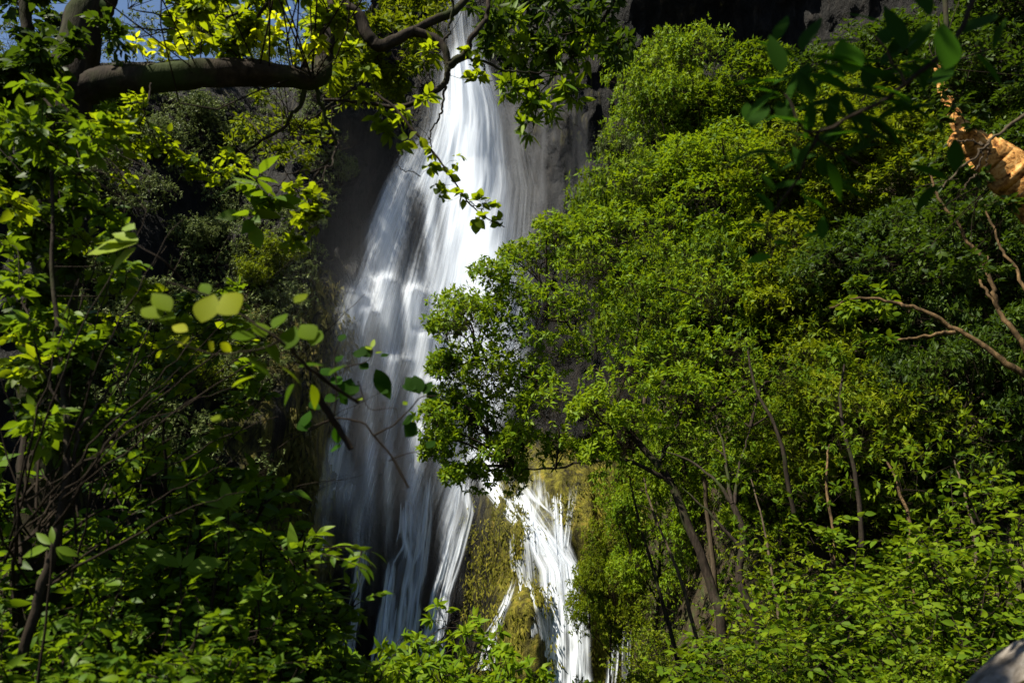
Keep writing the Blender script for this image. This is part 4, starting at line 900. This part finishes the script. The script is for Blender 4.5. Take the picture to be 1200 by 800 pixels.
G.build("foliage", [M_TWIG, LF_DEEP], root, origin=b0)
plant("forked_twig", "thin grey forked twig in front of the thick orange trunk", "twig", at(1205, 128, 4.5),
    [([(1215, 124, 4.5), (1185, 145, 4.5), (1160, 165, 4.5), (1153, 172, 4.5), (1140, 186, 4.5), (1120, 202, 4.5), (1105, 218, 4.5)], .012, .005), ([(1153, 170, 4.5), (1135, 166, 4.5), (1110, 166, 4.5)], .007, .003), ([(1153, 172, 4.5), (1148, 192, 4.5), (1136, 210, 4.5), (1120, 223, 4.5)], .007, .003), ([(1156, 172, 4.5), (1158, 185, 4.5), (1153, 196, 4.5)], .005, .002)], [], M_GREY, seed=44)
plant("tan_branch", "long tan branch slanting down across the shaded leaves, lowest of the tan branches", "branch", at(1260, 480, 9),
    [([(1270, 480, 9), (1200, 438, 9), (1160, 412, 9.1), (1125, 388, 9.2), (1085, 366, 9.3), (1050, 355, 9.5), (1010, 350, 9.7), (975, 362, 10)], .044, .014, "branch", 44, 10, .03), ([(1120, 388, 9.2), (1090, 393, 9.3), (1055, 398, 9.5), (1030, 404, 9.6)], .03, .008)],
    [(*fill(8, (960, 1040), (330, 420), (9.4, 10.2), (14, 24), 101), LF_FOREST, 8, dict(ALT, L=.12, m=6, K=2))], M_TANDULL, seed=45)
plant("tan_branch", "tan branch bending down steeply below the forked twig", "branch", at(1220, 440, 8),
    [([(1225, 440, 8), (1195, 400, 8), (1170, 360, 8.1), (1160, 330, 8.1), (1140, 290, 8.2), (1115, 255, 8.2), (1098, 228, 8.3), (1088, 200, 8.4)], .032, .012, "branch", 44, 9, .03), ([(1170, 362, 8.1), (1150, 330, 8.2), (1158, 300, 8.3)], .02, .008)],
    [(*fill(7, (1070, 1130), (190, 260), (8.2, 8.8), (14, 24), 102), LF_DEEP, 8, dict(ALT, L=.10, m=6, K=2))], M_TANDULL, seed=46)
plant("tan_branch", "thin tan branch nearest the edge, running beside the steep one", "branch", at(1240, 400, 7.6),
    [([(1245, 400, 7.6), (1205, 345, 7.6), (1180, 300, 7.7), (1165, 270, 7.8), (1150, 235, 7.9)], .022, .009, "branch", 30, 8, .03)], [], M_TANDULL, seed=47)

# ------------------------------------------------------------------ low bushes near the viewpoint
SA = Placer(shrub_proto("shrub", 1.6, .75, 16, LF_SHRUB, 41, L=.066, m=9, ntw=4, W=.42, K=3, rnd=.75))
SB = Placer(shrub_proto("shrub", 1.5, .7, 18, LF_SHRUB, 42, L=.058, m=9, ntw=4, W=.52, K=3, rnd=.75))
SC = Placer(shrub_proto("shrub", 1.8, .9, 20, LF_BRIGHT, 43, L=.075, m=9, ntw=6, W=.42, K=2, style='rosette'))
SD = Placer(shrub_proto("shrub", 1.4, .9, 18, LF_GOLD, 44, L=.075, m=9, ntw=4, W=.5, K=2))
GL = "glossy-leaved bushes in the near undergrowth"
for p, a in [
    (SA, (60, 500, 4.6, 420, "glossy bush directly behind the thin curved dark stem")),
    (SB, (150, 470, 5.4, 400, "tall glossy bush under the twiggy thicket")),
    (SA, (215, 490, 5.0, 400, "bush with white glinting leaves in the middle of the low bushes")),
    (SB, (20, 590, 3.6, 400, "low dark bush at the foot of the dark near tree")),
    (SA, (120, 620, 3.9, 360, "bush with overlapping shiny leaves in front of the tall glossy bush")),
    (SB, (205, 600, 4.2, 380, "rounded bush between the shiny leaves and the hanging moss")),
    (SA, (270, 590, 5.2, 330, "bush reaching up beside the ridge of hanging moss")),
    (SB, (285, 660, 4.4, 300, "small-leaved bush at the dark hollow under the hanging moss")),
    (SA, (60, 700, 3.0, 300, "nearest dark bush at the bottom edge below the curved stem")),
    (SB, (170, 710, 3.2, 280, "nearest bush at the bottom edge with a few pale leaves")),
    (SA, (255, 725, 3.6, 260, "nearest bush at the bottom edge touching the yellow-green bush")),
    (SB, (320, 740, 4.6, 200, "half-shaded bush just in front of the yellow-green bush"))]:
    p.shrub(*a, group=GL, wide=1.15)
BG = "sunlit bushes at the foot of the waterfall"
for p, a in [
    (SC, (425, 735, 9.0, 260, "lowest bright bush in front of the row under the streams")),
    (SC, (350, 690, 10.5, 340, "bright yellow-green bush closest to the low glossy bushes")),
    (SC, (400, 682, 11, 340, "bright bush in front of the leftmost thin stream")),
    (SC, (450, 698, 10.5, 340, "bright bush below the paired streams")),
    (SC, (503, 690, 11.5, 330, "bright bush at the foot of the straight white stream")),
    (SC, (555, 725, 11, 300, "low bright bush at the foot of the bare mossy rock")),
    (SC, (640, 748, 8.2, 200, "small bright bush right under the white cascade")),
    (SD, (690, 785, 8.6, 140, "little yellow bush at the bottom edge right of the cascade"))]:
    p.shrub(*a, group=BG, wide=1.1)
SE = Placer(shrub_proto("shrub", 3.0, 1.5, 30, LF_GOLD, 45, L=.07, m=10, ntw=9, W=.45, K=1, style='alt'))
SF = Placer(shrub_proto("shrub", 3.0, 1.4, 30, LF_FOREST, 46, L=.08, m=9, ntw=9, W=.42, K=1, style='rosette'))
SG = Placer(shrub_proto("shrub", 2.6, 1.4, 28, LF_FOREST, 47, L=.06, m=9, ntw=11, W=.55, K=2))
UG = "leafy bushes on the lower slope"
for p, a in [
    (SE, (745, 790, 13, 160, "yellow-green bush below the pair of thin falls", .45)),
    (SE, (815, 735, 24, 200, "yellowish bush behind the foot of the leaning trunk", .8)),
    (SE, (985, 690, 11.5, 300, "sunlit bush in the middle of the lower slope", 1.0)),
    (SF, (960, 765, 9.5, 220, "bright bush right of the crooked trunk's foot", .7)),
    (SF, (1040, 725, 9.5, 240, "bright green bush nearest the bottom edge of the slope")),
    (SG, (1070, 640, 10.5, 320, "darker bush beside the bare reddish sapling")),
    (SG, (1130, 620, 9, 340, "shaded bush above the grey boulder")),
    (SG, (1190, 540, 9.5, 400, "shadowed bush at the edge above the grey boulder")),
    (SG, (1090, 745, 7.0, 200, "low leafy bush to one side of the grey boulder", .9)),
    (SE, (945, 640, 19, 260, "fine-leaved bush behind the crooked trunk", .8)),
    (SG, (1040, 590, 13.5, 240, "dark bush in the hollow below the low yellow-green tree")),
    (SE, (975, 610, 16, 260, "yellowish bush behind the pale sapling stump", .9)),
    (SF, (850, 792, 12, 100, "small bright bush in front of the leaning trunk", .35)),
    (SE, (905, 788, 10, 100, "low sprawling bush at the bottom edge of the slope", .5)),
    (SF, (700, 775, 22, 160, "green bush at the bottom edge between the cascade and the thin falls", .6)),
    (SE, (790, 690, 28, 200, "yellow bush against the mossy rock behind the leaning trunk", .8))]:
    p.shrub(*a[:5], group=UG, wide=a[5] if len(a) > 5 else 1.15)
# plants with pointed leaves standing out of the bushes
def rosette_plant(label, px, py, Y, tips, stem):
    b = at(px, py, Y); root = thing("pointed_leaf_plant", at(*stem, Y), label, "plant")
    G = Geo(); bough(G, [(stem[0], stem[1], Y), ((stem[0] + px) / 2 + 3, (stem[1] + py) / 2, Y), (px, py, Y)], .006, .004, 12, 6, .1, 3, .004); G.build("stem", M_TWIG, root, origin=at(*stem, Y))
    G = big_leaves([(px + (tx - px) * .12, py + (ty - py) * .12, tx, ty, Y, wr, .5, .7) for tx, ty, wr in tips], K=6, seed=int(px), droop=.15)
    G.build("foliage", [M_TWIG, LF_SHRUB], root, origin=at(*stem, Y))
rosette_plant("plant with a rosette of long pointed leaves in front of the thin outer stream", 346, 662, 4.6, [(340, 610, .28), (366, 622, .26), (388, 654, .16), (378, 690, .26), (330, 640, .3), (352, 640, .25), (370, 640, .2)], (330, 800))
rosette_plant("plant with a rosette of broad light leaves at the dark hollow", 268, 598, 4.2, [(262, 562, .42), (284, 570, .5), (225, 578, .28), (228, 600, .28), (250, 580, .4), (240, 610, .3)], (262, 760))
rosette_plant("plant with paired pale leaves in the middle of the glossy bushes", 212, 668, 3.8, [(165, 636, .3), (192, 645, .35), (228, 645, .5), (262, 655, .5), (240, 680, .3), (208, 640, .25), (255, 672, .4)], (205, 830))
rosette_plant("plant with wide drooping leaves beside the thin curved stem", 62, 640, 3.2, [(22, 650, .35), (92, 650, .4), (40, 622, .3), (88, 660, .35), (60, 615, .3)], (40, 820))

# grey boulder at the corner of the path
b0 = at(1428, 980, 2.2); rad = .53
th, ph = np.meshgrid(np.linspace(0, 2 * math.pi, 40), np.linspace(0, math.pi, 24))
d = np.stack([np.sin(ph) * np.cos(th), np.sin(ph) * np.sin(th), np.cos(ph)], -1)
V = d * rad * (1 + .10 * fbm(d[..., 0] * 1.6, d[..., 1] * 1.6, d[..., 2] * 1.6, 4, 77))[..., None] * [1.15, 1.1, 1.0]
th0 = V[:, :1].copy(); V[:, -1:] = th0
root = thing("boulder", b0, "smooth rounded grey boulder with dry leaves along its edge", "boulder")
G = Geo(); G.add(V, [grid_faces(24, 40)])
M_STONE = bark_mat("pale_stone", [(0.3, (.06, .05, .04)), (0.5, (.14, .12, .10)), (0.62, (.19, .17, .15)), (0.75, (.28, .25, .22))], scale=(7, 7, 7), bump=.5)
G.build("stone", M_STONE, root)
G = Geo(); rng = np.random.default_rng(8); n = 26; a = rng.uniform(2.0, 2.9, n)
P = np.stack([np.cos(a) * rad * 1.13, rng.uniform(-.06, .02, n), np.sin(a) * rad * .99], -1)
P += rng.normal(size=P.shape) * .012
leaves(G, P, unit(rng.normal(size=(n, 3))), unit(rng.normal(size=(n, 3)) + [-.5, -.5, .8]), .06, .03, 3, tint=rng.random(n), mat=1)
M_DRY = leaf_mat("dry_leaf", (.16, .09, .02), (.26, .16, .04), (.34, .24, .06), (.3, .18, .05), .35, .6, .2)
G.build("dry_leaves", [M_TWIG, M_DRY], root)

# ------------------------------------------------------------------ growth on the shaded cliff
rng = np.random.default_rng(55)
def on_rock(px, py):
    """line of sight meets the rough rock face"""
    Y = np.full(np.shape(px), 34.0); p = at(px, py, Y)
    for k in range(140):
        p = at(px, py, Y); dgap = cliff_y(p[..., 0], np.clip(p[..., 2], -14, 58)) - Y
        Y = Y + np.clip(dgap, -1.0, 1.0) * .3
    return at(px, py, Y)
def cliff_growth(n, bx, by, seed, keep):
    rng = np.random.default_rng(seed); px = rng.uniform(*bx, n); py = rng.uniform(*by, n)
    k = np.array([keep(a, b) for a, b in zip(px, py)]); P = on_rock(px[k], py[k])
    return P[P[:, 2] < ztop(P[:, 0])]
P = cliff_growth(1500, (60, 440), (70, 560), 5, lambda x, y: x < 445 - .25 * y and vnoise(x * .018, y * .022, 0, 3) > -.12)
G = Geo(); crown(G, P + [0.3, -.4, 0], .5 + .7 * rng.random(len(P)), 16, 6, .2, .4, 'rosette', 1, rng=rng, twr=.006, zb=.8)
tag(G.build("cliff_vegetation", [M_TWIG, LF_CLIFF]), kind='stuff')
# rim of trees and scrub along the cliff top
xr = rng.uniform(-60, -12, 500); tr_ = rng.uniform(0, .5, 500) ** 1.5
Z = ztop(xr) + tr_ * 12 + 2; Yr = cliff_y(xr, ztop(xr)) + tr_ * 160
G = Geo(); crown(G, np.stack([xr, Yr, Z + .8], -1), 1.0 + 1.3 * rng.random(500), 22, 6, .3, .45, 'rosette', 1, rng=rng, twr=.01, zb=.8)
tag(G.build("scrub", [M_TWIG, LF_CLIFF]), kind='stuff')
CS = Placer(shrub_proto("cliff_bush", 2.4, 1.5, 22, LF_CLIFF, 61, L=.17, m=6, ntw=8, W=.42, K=1, style='rosette'))
CT = Placer(shrub_proto("cliff_bush", 2.2, 1.6, 22, LF_GOLD, 62, L=.16, m=6, ntw=8, W=.42, K=1, style='rosette'))
for p, px, py, s, lab in [
    (CT, 322, 300, 1.3, "sunlit yellow-green bush on the cliff ledge left of the fall"), (CT, 300, 315, 1.1, "smaller green bush beside the sunlit ledge bush"), (CS, 225, 275, 1.1, "pale grey-green bush high on the shaded cliff"),
    (CS, 250, 265, .9, "small pale bush next to the grey-green one on the cliff"), (CS, 235, 130, 1.2, "bush under the thick limb on the bright rocks"), (CS, 185, 160, 1.2, "bush on the cliff behind the drooping spray"),
    (CS, 340, 345, 1.0, "dark bush clinging to the rock below the sunlit ledge bush"), (CT, 205, 420, 1.2, "drooping olive bush low on the shaded cliff"), (CT, 255, 440, 1.0, "small olive bush near the foot of the shaded cliff"), (CS, 150, 380, 1.2, "bush on the cliff behind the crossing twigs"),
    (CS, 285, 385, .9, "dim bush in the cleft above the olive bushes"), (CS, 360, 250, .9, "bush in the shaded rock beside the upper veil"), (CS, 300, 150, 1.0, "bush behind the low side twigs of the thick limb"), (CS, 400, 190, .9, "sparse bush on the dark wall near the head of the veil"),
    (CS, 720, 170, 1.1, "misty bush on the grey wall beside the slim tall tree"), (CS, 690, 215, .8, "small dim bush in the spray on the grey wall")]:
    b = on_rock(np.array([px]), np.array([py + 20]))[0]
    p.put(b + [0, -.3, -.3], float(rng.random() * 6.28), (s, s, s), lab, "bushes clinging to the cliff")

# moss: tufts over the bulge under the cascade and long beards on the ridge left of the fall
rng = np.random.default_rng(71)
def moss_tufts(name, n, bx, by, keep, L, ntw, rad, mat, drop, seed):
    rng = np.random.default_rng(seed); px = rng.uniform(*bx, n); py = rng.uniform(*by, n)
    k = np.array([keep(a, b) for a, b in zip(px, py)]); P = on_rock(px[k], py[k]); n = len(P)
    G = Geo(); idx = np.repeat(np.arange(n), ntw); m = len(idx)
    B = P[idx] + rng.normal(size=(m, 3)) * rad * [1, .4, 1.6]
    D = unit(rng.normal(size=(m, 3)) * .45 + [0, -.55, -drop])
    ll = L * (.5 + rng.random(m)); leaves(G, B, D, unit(rng.normal(size=(m, 3)) * .5 + [-.3, -.8, .5]), ll, ll * .3, 1, .2, .3, np.clip(.5 * rng.random(n)[idx] + .5 * rng.random(m), 0, 1), 0)
    return tag(G.build(name, [mat]), kind='stuff')
M_MOSS = leaf_mat("moss_tuft", (.05, .045, .008), (.11, .11, .012), (.2, .17, .025), (.16, .18, .01), .3, .8, .05)
M_MOSSD = leaf_mat("moss_beard", (.03, .028, .01), (.07, .065, .015), (.14, .11, .03), (.1, .1, .02), .3, .8, .05)
moss_tufts("moss", 1500, (545, 780), (570, 800), lambda x, y: vnoise(x * .035, y * .02, 0, 8) > -.15, .28, 14, .22, M_MOSS, .8, 72)
moss_tufts("moss", 1100, (285, 412), (330, 690), lambda x, y: abs(x - (402 - .27 * (y - 330))) < 34 and vnoise(x * .12, y * .02, 0, 9) > -.1, .5, 14, .18, M_MOSSD, 1.3, 73)
